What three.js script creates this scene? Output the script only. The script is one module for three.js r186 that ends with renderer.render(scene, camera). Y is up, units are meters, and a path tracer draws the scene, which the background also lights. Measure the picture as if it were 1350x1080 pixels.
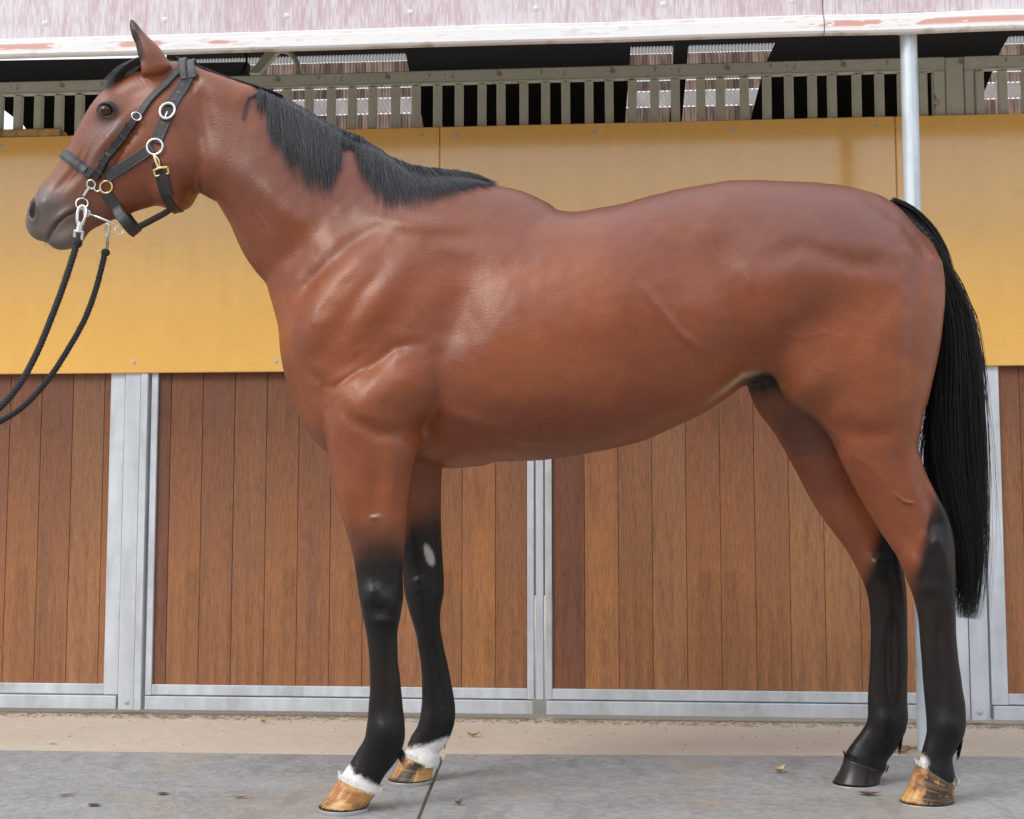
import * as THREE from 'three';
import { mergeGeometries } from 'three/addons/utils/BufferGeometryUtils.js';

// ------------------------------------------------------------------ camera, sky, sun, exposure
const scene = new THREE.Scene();
const YAW = THREE.MathUtils.degToRad(4.4), PITCH = THREE.MathUtils.degToRad(4.505);
const camera = new THREE.PerspectiveCamera(36.244, 1024 / 819, 0.05, 2000);
camera.rotation.order = 'YXZ';
camera.rotation.set(PITCH, YAW, 0);
camera.position.set(0, 0.8, 4.915);
scene.add(camera);

const renderer = new THREE.WebGLRenderer({ antialias: true });
renderer.setSize(1024, 819);
renderer.toneMapping = THREE.LinearToneMapping;
renderer.toneMappingExposure = 1.2;
renderer.shadowMap.enabled = true;
renderer.shadowMap.type = THREE.PCFSoftShadowMap;

function rng(seed) { let a = seed >>> 0; return () => { a = (a + 0x6D2B79F5) >>> 0; let t = Math.imul(a ^ (a >>> 15), 1 | a); t = (t + Math.imul(t ^ (t >>> 7), 61 | t)) ^ t; return ((t ^ (t >>> 14)) >>> 0) / 4294967296; }; }
const clamp = (x, a, b) => x < a ? a : x > b ? b : x;
const sstep = (a, b, x) => { const t = clamp((x - a) / (b - a), 0, 1); return t * t * (3 - 2 * t); };
const mix = (a, b, t) => a + (b - a) * t;
const mix3 = (a, b, t) => [mix(a[0], b[0], t), mix(a[1], b[1], t), mix(a[2], b[2], t)];

// hashed lattice noise, periodic when px, py are given
function hash2(i, j, s) { let h = Math.imul(i, 374761393) + Math.imul(j, 668265263) + Math.imul(s, 1274126177); h = Math.imul(h ^ (h >>> 13), 1274126177); return ((h ^ (h >>> 16)) >>> 0) / 4294967296; }
function vnoise(x, y, px, py, s) {
  const i = Math.floor(x), j = Math.floor(y); let u = x - i, v = y - j; u = u * u * (3 - 2 * u); v = v * v * (3 - 2 * v);
  const m = (a, p) => ((a % p) + p) % p;
  const i0 = m(i, px), i1 = m(i + 1, px), j0 = m(j, py), j1 = m(j + 1, py);
  return mix(mix(hash2(i0, j0, s), hash2(i1, j0, s), u), mix(hash2(i0, j1, s), hash2(i1, j1, s), u), v);
}
function fbm(x, y, px, py, oct, s) { let a = 0.5, f = 0, n = 0; for (let o = 0; o < oct; o++) { f += a * vnoise(x, y, px, py, s + o * 17); n += a; x *= 2; y *= 2; px *= 2; py *= 2; a *= 0.5; } return f / n; }
function n3(x, y, z, s) {   // cheap 3-D noise from three 2-D slices
  return (vnoise(x, y, 4096, 4096, s) + vnoise(y + 31.7, z, 4096, 4096, s + 1) + vnoise(z + 11.3, x + 7.1, 4096, 4096, s + 2)) / 3;
}
function tex(w, h, fn, srgb = true) {     // fn(u, v) in 0..1 -> [r, g, b] linear 0..1, or one number
  const d = new Uint8Array(w * h * 4);
  const enc = srgb ? c => { c = clamp(c, 0, 1); return 255 * (c <= 0.0031308 ? 12.92 * c : 1.055 * Math.pow(c, 1 / 2.4) - 0.055); } : c => 255 * clamp(c, 0, 1);
  for (let j = 0; j < h; j++) for (let i = 0; i < w; i++) {
    const c = fn((i + 0.5) / w, (j + 0.5) / h), k = (j * w + i) * 4;
    if (typeof c === 'number') d[k] = d[k + 1] = d[k + 2] = enc(c); else { d[k] = enc(c[0]); d[k + 1] = enc(c[1]); d[k + 2] = enc(c[2]); }
    d[k + 3] = 255;
  }
  const t = new THREE.DataTexture(d, w, h, THREE.RGBAFormat);
  t.wrapS = t.wrapT = THREE.RepeatWrapping; t.magFilter = THREE.LinearFilter; t.minFilter = THREE.LinearMipmapLinearFilter; t.generateMipmaps = true;
  if (srgb) t.colorSpace = THREE.SRGBColorSpace;
  t.needsUpdate = true; return t;
}

// overcast sky, brighter towards the zenith, soft cloud structure all round
{
  const w = 512, h = 256, d = new Float32Array(w * h * 4);
  for (let j = 0; j < h; j++) for (let i = 0; i < w; i++) {
    const el = ((j + 0.5) / h - 0.5) * Math.PI, k = (j * w + i) * 4, s = Math.max(0, Math.sin(el));
    const c = fbm(i / w * 8, j / h * 8, 8, 8, 5, 5) - 0.5;
    let L = SKY_BASE() * (0.55 + 0.85 * s) * (1 + 0.35 * c);
    if (el < 0) L *= 0.5;
    d[k] = L * 0.925; d[k + 1] = L * 0.985; d[k + 2] = L * 1.09; d[k + 3] = 1;
  }
  const t = new THREE.DataTexture(d, w, h, THREE.RGBAFormat, THREE.FloatType);
  t.mapping = THREE.EquirectangularReflectionMapping; t.magFilter = THREE.LinearFilter; t.minFilter = THREE.LinearFilter; t.needsUpdate = true;
  scene.background = t; scene.environment = t;
}
function SKY_BASE() { return 1.22; }
const sun = new THREE.DirectionalLight(0xfff6ea, 1.75);
sun.position.set(-6.5, 9.0, 7.2); sun.target.position.set(0, 0.8, 1);
sun.castShadow = true; sun.shadow.mapSize.set(2048, 2048); sun.shadow.radius = 48;
Object.assign(sun.shadow.camera, { left: -6, right: 6, top: 6, bottom: -6, near: 0.5, far: 30 });
scene.add(sun, sun.target);

// ------------------------------------------------------------------ helpers
const used = {};
function numbered(n) { used[n] = (used[n] || 0) + 1; return used[n] === 1 ? n : n + '_' + String(used[n] - 1).padStart(3, '0'); }
function tag(o, label, category, group) { o.userData.label = label; if (category) o.userData.category = category; if (group) o.userData.group = group; return o; }
function shadow(o) { o.castShadow = o.receiveShadow = true; return o; }
function thing(name, label, category, pos = [0, 0, 0], turn = 0, group) {
  const g = new THREE.Group(); g.name = numbered(name); g.position.set(...pos); g.rotation.y = turn; scene.add(g); return tag(g, label, category, group);
}
function part(name, geo, mat, parent, label) {
  const m = shadow(new THREE.Mesh(geo, mat)); m.name = name; (parent || scene).add(m); if (label) m.userData.label = label; return m;
}
function struct(name, geo, mat, label) { const m = part(name, geo, mat, scene, label); m.userData.kind = 'structure'; return m; }
// box with chamfered edges between two corners; uv in metres
function bar(x0, y0, z0, x1, y1, z1, c = 0.002) {
  const sx = x1 - x0, sy = y1 - y0, sz = z1 - z0; c = Math.min(c, sx * 0.3, sy * 0.3, sz * 0.3);
  const P = [];
  for (const [ax, ay, az] of [[0, 1, 2], [1, 2, 0], [2, 0, 1]]) for (const s of [-1, 1]) {
    const q = []; for (const [a, b] of [[-1, -1], [1, -1], [1, 1], [-1, 1]]) { const v = [0, 0, 0]; v[ax] = a * 0.5; v[ay] = b * 0.5; v[az] = s * 0.5; q.push(v); } P.push({ q: s > 0 ? q : q.reverse(), ax, ay, az, s });
  }
  const S = [sx, sy, sz], O = [(x0 + x1) / 2, (y0 + y1) / 2, (z0 + z1) / 2], pos = [], uv = [];
  const corner = (v, ax, ay, az) => { const r = [0, 0, 0]; for (let k = 0; k < 3; k++) r[k] = O[k] + v[k] * S[k]; r[ax] -= Math.sign(v[ax]) * c; r[ay] -= Math.sign(v[ay]) * c; return r; };
  const push = (p, n) => { pos.push(...p); const a = Math.abs(n[0]), b = Math.abs(n[1]), e = Math.abs(n[2]); if (e >= a && e >= b) uv.push(p[0], p[1]); else if (a >= b) uv.push(p[2], p[1]); else uv.push(p[0], p[2]); };
  const tri = (a, b, d, out) => {
    const n = [(b[1] - a[1]) * (d[2] - a[2]) - (b[2] - a[2]) * (d[1] - a[1]), (b[2] - a[2]) * (d[0] - a[0]) - (b[0] - a[0]) * (d[2] - a[2]), (b[0] - a[0]) * (d[1] - a[1]) - (b[1] - a[1]) * (d[0] - a[0])];
    if (n[0] * out[0] + n[1] * out[1] + n[2] * out[2] < 0) { push(a, n); push(d, n); push(b, n); } else { push(a, n); push(b, n); push(d, n); }
  };
  const face = {}; for (const f of P) { const qs = f.q.map(v => corner(v, f.ax, f.ay, f.az)); const out = [0, 0, 0]; out[f.az] = f.s; tri(qs[0], qs[1], qs[2], out); tri(qs[0], qs[2], qs[3], out); face[f.az + '_' + f.s] = f.q; }
  // chamfer strips and corners
  const sg = [-1, 1];
  const cp = (v, az) => { const ax = (az + 1) % 3, ay = (az + 2) % 3; return corner(v, ax, ay, az); };
  for (let a = 0; a < 3; a++) { const b = (a + 1) % 3, e = (a + 2) % 3; for (const s1 of sg) for (const s2 of sg) {
    const v0 = [0, 0, 0], v1 = [0, 0, 0]; v0[a] = -0.5; v1[a] = 0.5; v0[b] = v1[b] = s1 * 0.5; v0[e] = v1[e] = s2 * 0.5;
    const out = [0, 0, 0]; out[b] = s1; out[e] = s2; const p = cp(v0, b), q = cp(v1, b), r = cp(v1, e), t = cp(v0, e); tri(p, q, r, out); tri(p, r, t, out);
  } }
  for (const i of sg) for (const j of sg) for (const k of sg) { const v = [i / 2, j / 2, k / 2]; tri(cp(v, 0), cp(v, 1), cp(v, 2), [i, j, k]); }
  const g = new THREE.BufferGeometry(); g.setAttribute('position', new THREE.Float32BufferAttribute(pos, 3)); g.setAttribute('uv', new THREE.Float32BufferAttribute(uv, 2)); g.computeVertexNormals(); return g;
}
const merge = l => mergeGeometries(l.map(g => g.index ? g.toNonIndexed() : g));
function scaleUV(g, sx, sy, ox = 0, oy = 0) { const u = g.attributes.uv; for (let i = 0; i < u.count; i++) u.setXY(i, u.getX(i) * sx + ox, u.getY(i) * sy + oy); return g; }
// sheet with a wavy section: origin at a corner, wave across x, ribs run along y, uv in metres
function corrugated(w, len, pitch, amp, skew = 0, per = 8) {
  const nx = Math.round(w / pitch * per), ny = skew ? 24 : 1, pos = [], uv = [], idx = [];
  for (let j = 0; j <= ny; j++) for (let i = 0; i <= nx; i++) { const x = i / nx * w, y = j / ny * len; pos.push(x, y, amp * Math.sin((x + skew * y) / pitch * Math.PI * 2)); uv.push(x, y); }
  for (let j = 0; j < ny; j++) for (let i = 0; i < nx; i++) { const a = j * (nx + 1) + i; idx.push(a, a + 1, a + nx + 2, a, a + nx + 2, a + nx + 1); }
  const g = new THREE.BufferGeometry(); g.setAttribute('position', new THREE.Float32BufferAttribute(pos, 3)); g.setAttribute('uv', new THREE.Float32BufferAttribute(uv, 2)); g.setIndex(idx); g.computeVertexNormals(); return g;
}
const std = o => new THREE.MeshStandardMaterial(o), phy = o => new THREE.MeshPhysicalMaterial(o);
const lin = (r, g, b) => new THREE.Color().setRGB(r, g, b);
const rep = (t, x, y) => { const c = t.clone(); c.repeat.set(x, y); c.needsUpdate = true; return c; };

// ------------------------------------------------------------------ materials
const galvTex = tex(512, 512, (u, v) => {
  let b = 1e9, id = 0; const n = 14, x = u * n + 1.2 * fbm(u * 9, v * 9, 9, 9, 3, 71), y = v * n + 1.2 * fbm(u * 9, v * 9, 9, 9, 3, 77), i0 = Math.floor(x), j0 = Math.floor(y);
  for (let i = i0 - 1; i <= i0 + 1; i++) for (let j = j0 - 1; j <= j0 + 1; j++) { const mi = ((i % n) + n) % n, mj = ((j % n) + n) % n; const dx = i + hash2(mi, mj, 3) - x, dy = j + hash2(mi, mj, 4) - y, q = dx * dx + dy * dy; if (q < b) { b = q; id = hash2(mi, mj, 5); } }
  const m = fbm(u * 3, v * 3, 3, 3, 4, 9), st = fbm(u * 26, v * 3, 26, 3, 4, 19), k = 0.66 + 0.05 * (id - 0.5) + 0.20 * (m - 0.5) + 0.16 * (st - 0.5), d = sstep(0.62, 0.78, fbm(u * 5, v * 2, 5, 2, 5, 29)) * 0.16;
  return [k * (0.91 - d), k * (0.985 - d * 1.1), k * (1.06 - d * 1.5)];
});
const galv = std({ map: galvTex, metalness: 0.25, roughness: 0.5, roughnessMap: null });
const galvDull = std({ map: galvTex, color: lin(0.8, 0.82, 0.84), metalness: 0.2, roughness: 0.6 });
// hardwood board texture: u across one board, v its whole height; the top stays red and dark under the eave, the foot has bleached
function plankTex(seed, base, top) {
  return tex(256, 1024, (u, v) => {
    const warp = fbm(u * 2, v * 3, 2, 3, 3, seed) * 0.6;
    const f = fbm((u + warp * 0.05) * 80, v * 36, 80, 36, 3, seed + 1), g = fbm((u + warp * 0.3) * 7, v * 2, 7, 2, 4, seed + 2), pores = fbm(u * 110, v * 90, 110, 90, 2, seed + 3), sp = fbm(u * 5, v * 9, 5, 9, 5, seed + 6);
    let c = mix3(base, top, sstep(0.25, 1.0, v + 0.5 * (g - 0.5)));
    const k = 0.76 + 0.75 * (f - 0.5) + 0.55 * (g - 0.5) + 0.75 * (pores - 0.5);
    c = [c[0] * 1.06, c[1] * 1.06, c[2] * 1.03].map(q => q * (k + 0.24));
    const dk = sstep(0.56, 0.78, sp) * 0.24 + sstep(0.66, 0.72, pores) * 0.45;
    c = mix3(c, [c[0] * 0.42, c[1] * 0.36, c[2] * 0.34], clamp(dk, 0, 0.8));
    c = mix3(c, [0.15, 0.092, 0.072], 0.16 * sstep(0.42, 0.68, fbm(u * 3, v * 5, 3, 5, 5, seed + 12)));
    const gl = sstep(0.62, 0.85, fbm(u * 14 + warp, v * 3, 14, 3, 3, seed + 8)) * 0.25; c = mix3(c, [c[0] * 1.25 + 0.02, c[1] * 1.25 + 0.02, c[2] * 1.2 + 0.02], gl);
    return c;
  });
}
const plankBump = tex(256, 1024, (u, v) => 0.5 + 0.6 * (fbm(u * 70, v * 26, 70, 26, 3, 401) - 0.5) + 0.3 * (fbm(u * 9, v * 3, 9, 3, 3, 407) - 0.5), false);
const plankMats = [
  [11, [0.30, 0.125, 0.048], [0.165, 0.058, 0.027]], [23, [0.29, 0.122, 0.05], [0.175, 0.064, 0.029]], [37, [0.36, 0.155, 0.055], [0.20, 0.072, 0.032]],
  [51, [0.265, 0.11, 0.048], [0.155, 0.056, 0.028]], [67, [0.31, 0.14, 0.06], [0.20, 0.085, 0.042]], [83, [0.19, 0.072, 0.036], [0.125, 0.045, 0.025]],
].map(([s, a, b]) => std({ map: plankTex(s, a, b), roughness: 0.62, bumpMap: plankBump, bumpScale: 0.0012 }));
const yellowTex = tex(1024, 1024, (u, v) => {
  const a = fbm(u * 4, v * 4, 4, 4, 4, 201), b = fbm(u * 60, v * 40, 60, 40, 2, 211), sp = vnoise(u * 300, v * 300, 300, 300, 213), st = fbm(u * 40, v * 1.0 + 2, 40, 2, 3, 217);
  let k = 1 + 0.07 * (a - 0.5) + 0.05 * (b - 0.5) + 0.06 * (st - 0.5) - 0.10 * sstep(0.955, 0.985, sp);
  const dust = 0.05 * sstep(0.5, 0.8, a);
  const drip = sstep(0.60, 0.78, fbm(u * 70, v * 2, 70, 2, 3, 223)) * sstep(0.45, 0.7, a) * 0.05, scf = sstep(0.70, 0.76, fbm(u * 30, v * 90, 30, 90, 3, 227)) * 0.10 * sstep(0.5, 0.62, vnoise(u * 6, v * 6, 6, 6, 229));
  k = k * (1 - drip) - scf * 0.5;
  return [0.90 * k, mix(0.525 * k, 0.54, dust), mix(0.135 * k, 0.18, dust)];
});
const yellow = phy({ map: yellowTex, roughness: 0.3, roughnessMap: tex(512, 512, (u, v) => 0.42 + 0.08 * (fbm(u * 5, v * 4, 5, 4, 5, 241) - 0.4) + 0.06 * sstep(0.6, 0.75, fbm(u * 30, v * 3, 30, 3, 3, 243)), false), metalness: 0, ior: 1.9, specularIntensity: 1,
  bumpMap: tex(512, 512, (u, v) => fbm(u * 3, v * 3, 3, 3, 3, 231) * 0.9 + 0.1 * fbm(u * 40, v * 40, 40, 40, 2, 233), false), bumpScale: 0.0008 });
const grilleTex = tex(512, 512, (u, v) => {
  const a = fbm(u * 6, v * 6, 6, 6, 5, 301), r = fbm(u * 14, v * 10, 14, 10, 4, 307), s = vnoise(u * 120, v * 120, 120, 120, 311);
  let c = [0.49, 0.515, 0.43].map(q => q * (1 + 0.3 * (a - 0.5)));
  c = mix3(c, [0.12, 0.06, 0.03], 0.6 * sstep(0.66, 0.76, r)); c = mix3(c, [0.08, 0.07, 0.05], 0.5 * sstep(0.9, 0.97, s)); return c;
});
const grilleMat = std({ map: rep(grilleTex, 2.2, 2.2), roughness: 0.7 });
// weathered fascia paint: white streaks washed down over faded dusty pink
const fasciaTex = tex(1024, 512, (u, v) => {
  const st = fbm(u * 380, v * 24, 380, 24, 3, 321), st2 = fbm(u * 60, v * 3, 60, 3, 3, 329), big = fbm(u * 4, v * 2, 4, 2, 4, 331);
  const w = 0.85 * sstep(0.25, 0.75, 0.62 * st + 0.34 * st2 + 0.6 * (big - 0.5) + 0.13);
  const pk = mix3([0.50, 0.38, 0.41], [0.56, 0.47, 0.52], sstep(0.3, 0.7, big));
  return mix3(pk, [0.68, 0.68, 0.72], w);
});
const fasciaMat = std({ map: fasciaTex, roughness: 0.55 });
const lipTexL = lipTex(341, 0.60), lipTexR = lipTex(359, 0.47);
function lipTex(seed, thr) {     // white lip, flaking to salmon primer along its upper half
  return tex(1024, 64, (u, v) => {
    const a = fbm(u * 16, v * 1.6 + 0.3, 16, 3, 5, seed), b = fbm(u * 60, v * 4, 60, 4, 4, seed + 5), g = fbm(u * 90, v * 6, 90, 6, 3, seed + 7);
    const mask = sstep(0.28, 0.42, v) * (1 - sstep(0.62, 0.72, v));
    const p = sstep(thr, thr + 0.03, a * 0.75 + b * 0.25) * mask;
    let c = [0.73 + 0.1 * (g - 0.5), 0.735 + 0.1 * (g - 0.5), 0.735 + 0.1 * (g - 0.5)];
    c = mix3(c, [0.58, 0.27, 0.22], p * 0.9);
    c = mix3(c, [0.42, 0.36, 0.30], 0.5 * sstep(0.60, 0.72, b) * (1 - sstep(0.0, 0.2, v)) + 0.35 * sstep(0.66, 0.74, g));
    return c;
  });
}
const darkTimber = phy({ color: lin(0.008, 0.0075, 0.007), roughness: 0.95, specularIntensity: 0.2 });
const roofUnder = std({ color: lin(0.05, 0.042, 0.036), roughness: 0.8 });
const dirtTex = tex(1024, 1024, (u, v) => {
  const a = fbm(u * 5, v * 5, 5, 5, 5, 501), b = fbm(u * 60, v * 60, 60, 60, 3, 509), s = vnoise(u * 260, v * 260, 260, 260, 517);
  const k = 1 + 0.16 * (a - 0.5) + 0.10 * (b - 0.5) - 0.10 * sstep(0.95, 0.98, s);
  return [0.49 * k, 0.415 * k, 0.335 * k];
});
const dirtBump = tex(512, 512, (u, v) => fbm(u * 30, v * 30, 30, 30, 4, 523), false);
const dirtMat = std({ map: dirtTex, roughness: 0.95, bumpMap: dirtBump, bumpScale: 0.004 });
const matTex = tex(1024, 1024, (u, v) => {
  const a = fbm(u * 3, v * 4, 3, 4, 5, 541), b = fbm(u * 14, v * 30, 14, 30, 4, 547), g = fbm(u * 90, v * 90, 90, 90, 2, 553), e = fbm(u * 7 + 3, v * 9, 7, 9, 5, 557);
  let k = 0.275 * (1 + 0.20 * (a - 0.5) + 0.16 * (b - 0.5) + 0.42 * (g - 0.5));
  let c = [k * 0.98, k * 1.0, k * 1.0];
  c = mix3(c, [0.37, 0.36, 0.34], 0.30 * sstep(0.56, 0.72, e)); c = mix3(c, [0.33, 0.27, 0.19], 0.35 * sstep(0.6, 0.75, fbm(u * 6, v * 5, 6, 5, 4, 563)));
  c = mix3(c, [0.14, 0.14, 0.14], 0.28 * sstep(0.64, 0.72, fbm(u * 22, v * 9, 22, 9, 4, 569)));
  return c;
});
const matRough = tex(512, 512, (u, v) => 0.42 + 0.5 * fbm(u * 6, v * 9, 6, 9, 4, 571), false);
const matMat = std({ map: rep(matTex, 0.62, 0.62), roughness: 1, roughnessMap: matRough, bumpMap: rep(tex(512, 512, (u, v) => 0.6 * fbm(u * 60, v * 60, 60, 60, 3, 577) + 0.4 * fbm(u * 12, v * 12, 12, 12, 3, 579), false), 2, 2), bumpScale: 0.004 });
const corrRust = std({ map: tex(512, 256, (u, v) => { const a = fbm(u * 40, v * 3, 40, 3, 4, 601), b = fbm(u * 6, v * 3, 6, 3, 4, 607); return mix3([0.06, 0.035, 0.025], [0.24, 0.17, 0.13], sstep(0.3, 0.8, 0.6 * a + 0.5 * b - 0.05)); }), roughness: 0.85, side: THREE.DoubleSide });
const corrPale = std({ map: tex(512, 256, (u, v) => { const a = fbm(u * 12, v * 5, 12, 5, 4, 611); return [0.23, 0.21, 0.20].map(q => q + 0.2 * (a - 0.5)); }), roughness: 0.6, side: THREE.DoubleSide });
const corrWhite = std({ color: lin(0.24, 0.235, 0.23), roughness: 0.5, side: THREE.DoubleSide });

// ------------------------------------------------------------------ ground
{
  const g = new THREE.PlaneGeometry(400, 400, 1, 1); g.rotateX(-Math.PI / 2); scaleUV(g, 300, 300);
  const m = struct('ground', g, dirtMat, 'bare pale sandy ground in front of the stable'); m.position.y = -0.014;
}
// rubber matting: slab from an outline in x, z with a rounded upper edge
function matSlab(pts, y0, y1) {
  const s = new THREE.Shape(pts.map(([x, z]) => new THREE.Vector2(x, -z)));
  const g = new THREE.ExtrudeGeometry(s, { depth: y1 - y0 - 0.006, bevelEnabled: true, bevelSize: 0.003, bevelThickness: 0.003, bevelSegments: 2 });
  g.rotateX(-Math.PI / 2); g.translate(0, y0 + 0.003, 0); return g;
}
{
  const a = [-0.5342, 0.8191], b = [-0.4895, 1.6404], dx = (b[0] - a[0]) / (b[1] - a[1]);
  const at = z => a[0] + dx * (z - a[1]);
  const left = thing('rubber_mat', 'grey rubber mat under the front hooves, left of the joint', 'mat', [0, 0, 0]);
  part('slab', matSlab([[-3.9, 0.846], [at(0.83) - 0.012, 0.822], [at(2.6) - 0.012, 2.6], [-3.9, 2.63]], -0.012, 0), matMat, left);
  const right = thing('rubber_mat', 'grey rubber mat under the hind hooves, its raised left edge by the joint', 'mat', [0, 0, 0]);
  part('slab', matSlab([[at(0.815) + 0.005, 0.815], [3.4, 0.60], [3.4, 2.5], [at(2.6) + 0.005, 2.6]], -0.011, 0.006), matMat, right);
}

// ------------------------------------------------------------------ stall fronts
const Z0 = 0;                                 // face of the planks
const YB = 0.104, YT = 1.43;                  // plank foot and head
function plankGeo(w, uo) {                    // board with small V edges; u across, v over its height
  const t = 0.022, c = 0.0018, sec = [[-w / 2, -t], [-w / 2, -c], [-w / 2 + c, 0], [w / 2 - c, 0], [w / 2, -c], [w / 2, -t]], pos = [], uv = [];
  const P = (i, y) => [sec[i][0], y, sec[i][1]], U = i => uo + (sec[i][0] + w / 2) / 0.14;
  for (let i = 0; i + 1 < sec.length; i++) for (const [k, y] of [[i, YB], [i + 1, YB], [i + 1, YT], [i, YB], [i + 1, YT], [i, YT]]) { pos.push(...P(k, y)); uv.push(U(k), (y - YB) / (YT - YB) * 0.98 + 0.01); }
  const g = new THREE.BufferGeometry(); g.setAttribute('position', new THREE.Float32BufferAttribute(pos, 3)); g.setAttribute('uv', new THREE.Float32BufferAttribute(uv, 2)); g.computeVertexNormals(); return g;
}
const PW = 0.1315, plankGeos = [0, 0.21, 0.43, 0.68].map(o => plankGeo(PW - 0.0012, o));
const rp = rng(77);
// x0..x1: outer edges of the gate; first: left edge of the first full board; tones: material picks from the left
function stallFront(x0, x1, first, tones, label, swL = 0.026, swR = 0.026) {
  const t = thing('stall_front', label, 'stall door', [0, 0, 0], 0);
  part('stile', scaleUV(bar(x0, 0.062, -0.03, x0 + swL, YT, 0.012), 1.7, 1.7, rp(), rp()), galv, t);
  part('stile', scaleUV(bar(x1 - swR, 0.062, -0.03, x1, YT, 0.012), 1.7, 1.7, rp(), rp()), galv, t);
  part('bottom_rail', scaleUV(bar(x0 + swL + 0.0005, 0.064, -0.03, x1 - swR - 0.0005, YB - 0.001, 0.011), 1.7, 1.7, rp(), rp()), galv, t);
  part('sill_channel', scaleUV(bar(x0 + 0.004, 0.006, -0.03, x1 - 0.004, 0.058, 0.022), 1.7, 1.7, rp(), rp()), galv, t);
  let k = 0;
  for (let x = first - PW; x < x1 - swR; x += PW, k++) {
    const a = Math.max(x, x0 + swL + 0.001), b = Math.min(x + PW, x1 - swR - 0.001); if (b - a < 0.012) continue;
    const g = b - a < PW - 0.003 ? plankGeo(b - a - 0.0012, rp()) : plankGeos[Math.floor(rp() * 4)];
    const m = part('plank', g, plankMats[tones[k % tones.length]], t); m.position.set((a + b) / 2, 0, Z0 - 0.0012 * rp());
  }
  part('backing_board', bar(x0 + swL, YB, -0.06, x1 - swR, YT, -0.034), darkTimber, t);
  return t;
}
const X1b = -1.9458, X1c = -1.877, X2 = -1.8364;
stallFront(-4.15, X1b, -2.43 - PW * 13, [0, 4, 1, 3, 0, 4, 3, 0, 2, 1, 0, 5, 0, 3, 0, 3, 4], 'plank stall front left of the broad steel post, under the lead ropes', 0.026, 0.060);
stallFront(X2, -0.292, -1.7585, [5, 0, 3, 1, 0, 3, 0, 1, 4, 0, 2, 1, 0], 'plank stall front behind the forelegs, between the broad left post and the slim centre post');
stallFront(-0.2476, 1.316, -0.0939, [5, 2, 1, 4, 0, 0, 1, 4, 4, 1, 4, 0], 'plank stall front under the belly, right of the slim centre post');
stallFront(1.4342, 3.4, 1.5743, [1, 0, 3, 0, 4, 1, 0, 2], 'plank stall front right of the black tail', 0.060);
{
  const a = thing('steel_post', 'broad galvanised steel post between the two left stall fronts', 'post', [0, 0, 0]);
  const x0 = X1b + 0.003, x1 = X1c, w = x1 - x0;
  part('channel_web', scaleUV(bar(x0, 0.004, -0.05, x1 - 0.002, 1.42, 0.019), 1.3, 1.3, 0.3, 0.4), galv, a);
  part('flange', scaleUV(bar(x1, 0.004, -0.05, X2 - 0.012, 1.42, 0.023), 1.3, 1.3, 0.7, 0.1), galv, a);
  part('bolt', boltGeo(0.007).translate(x0 + w * 0.55, 0.035, 0.02), galvDull, a);
  const b = thing('steel_post', 'slim galvanised steel post at centre, below the belly', 'post', [0, 0, 0]);
  part('post_tube', scaleUV(bar(-0.2846, 0.06, -0.04, -0.255, 1.42, 0.006), 1.5, 1.5, 0.2, 0.6), galv, b);
  const c = thing('steel_post', 'broad galvanised steel post behind the tail and near hind leg', 'post', [0, 0, 0]);
  part('channel_web', scaleUV(bar(1.3567, 0.004, -0.05, 1.4239, 1.42, 0.019), 1.3, 1.3, 0.1, 0.2), galv, c);
  part('flange', scaleUV(bar(1.3146, 0.004, -0.05, 1.3539, 1.42, 0.014), 1.3, 1.3, 0.5, 0.5), galv, c);
  part('bolt', boltGeo(0.008).translate(1.386, 0.0358, 0.02), galvDull, c);
}
function boltGeo(r) { const g = new THREE.SphereGeometry(r, 12, 6, 0, Math.PI * 2, 0, Math.PI / 2); g.rotateX(Math.PI / 2); g.scale(1, 1, 0.6); const w = new THREE.CylinderGeometry(r * 1.5, r * 1.6, 0.002, 14); w.rotateX(Math.PI / 2); return merge([g, w]); }

// ------------------------------------------------------------------ yellow sheets
{
  const xs = [-4.35, -2.56, -0.667, 1.125, 2.93], lab = ['glossy ochre yellow wall sheet at far left beyond the headcollar', 'glossy ochre yellow wall sheet behind the head and neck', 'glossy ochre yellow wall sheet above the back, between sheet joint and round pole', 'glossy ochre yellow wall sheet right of the round pole, behind the tail'];
  for (let i = 0; i < 4; i++) {
    const t = thing('wall_sheet', lab[i], 'wall panel', [0, 0, 0]);
    const g = bar(xs[i] + 0.0015, 1.343, 0.016, xs[i + 1] - 0.0015, 2.327, 0.030, 0.003); scaleUV(g, 0.5, 0.5, i * 0.37, 0.1);
    part('sheet', g, yellow, t);
    const pos = []; for (let x = xs[i] + 0.07; x < xs[i + 1]; x += (xs[i + 1] - xs[i] - 0.14) / 3 - 0.0001) pos.push([x, 2.29], [x, 1.385]);
    for (const [x, y] of pos) part('screw', boltGeo(0.005).translate(x, y, 0.031), galvDull, t);
  }
  const b = thing('timber_ledge', 'tan timber ledge lying on the yellow sheet top at upper left', 'ledge', [0, 0, 0]);
  part('board', bar(-3.6, 2.3285, -0.05, -2.2448, 2.362, 0.024, 0.004), std({ map: rep(plankTex(97, [0.52, 0.33, 0.13], [0.46, 0.28, 0.11]), 0.4, 0.25), roughness: 0.7 }), b);
}

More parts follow.
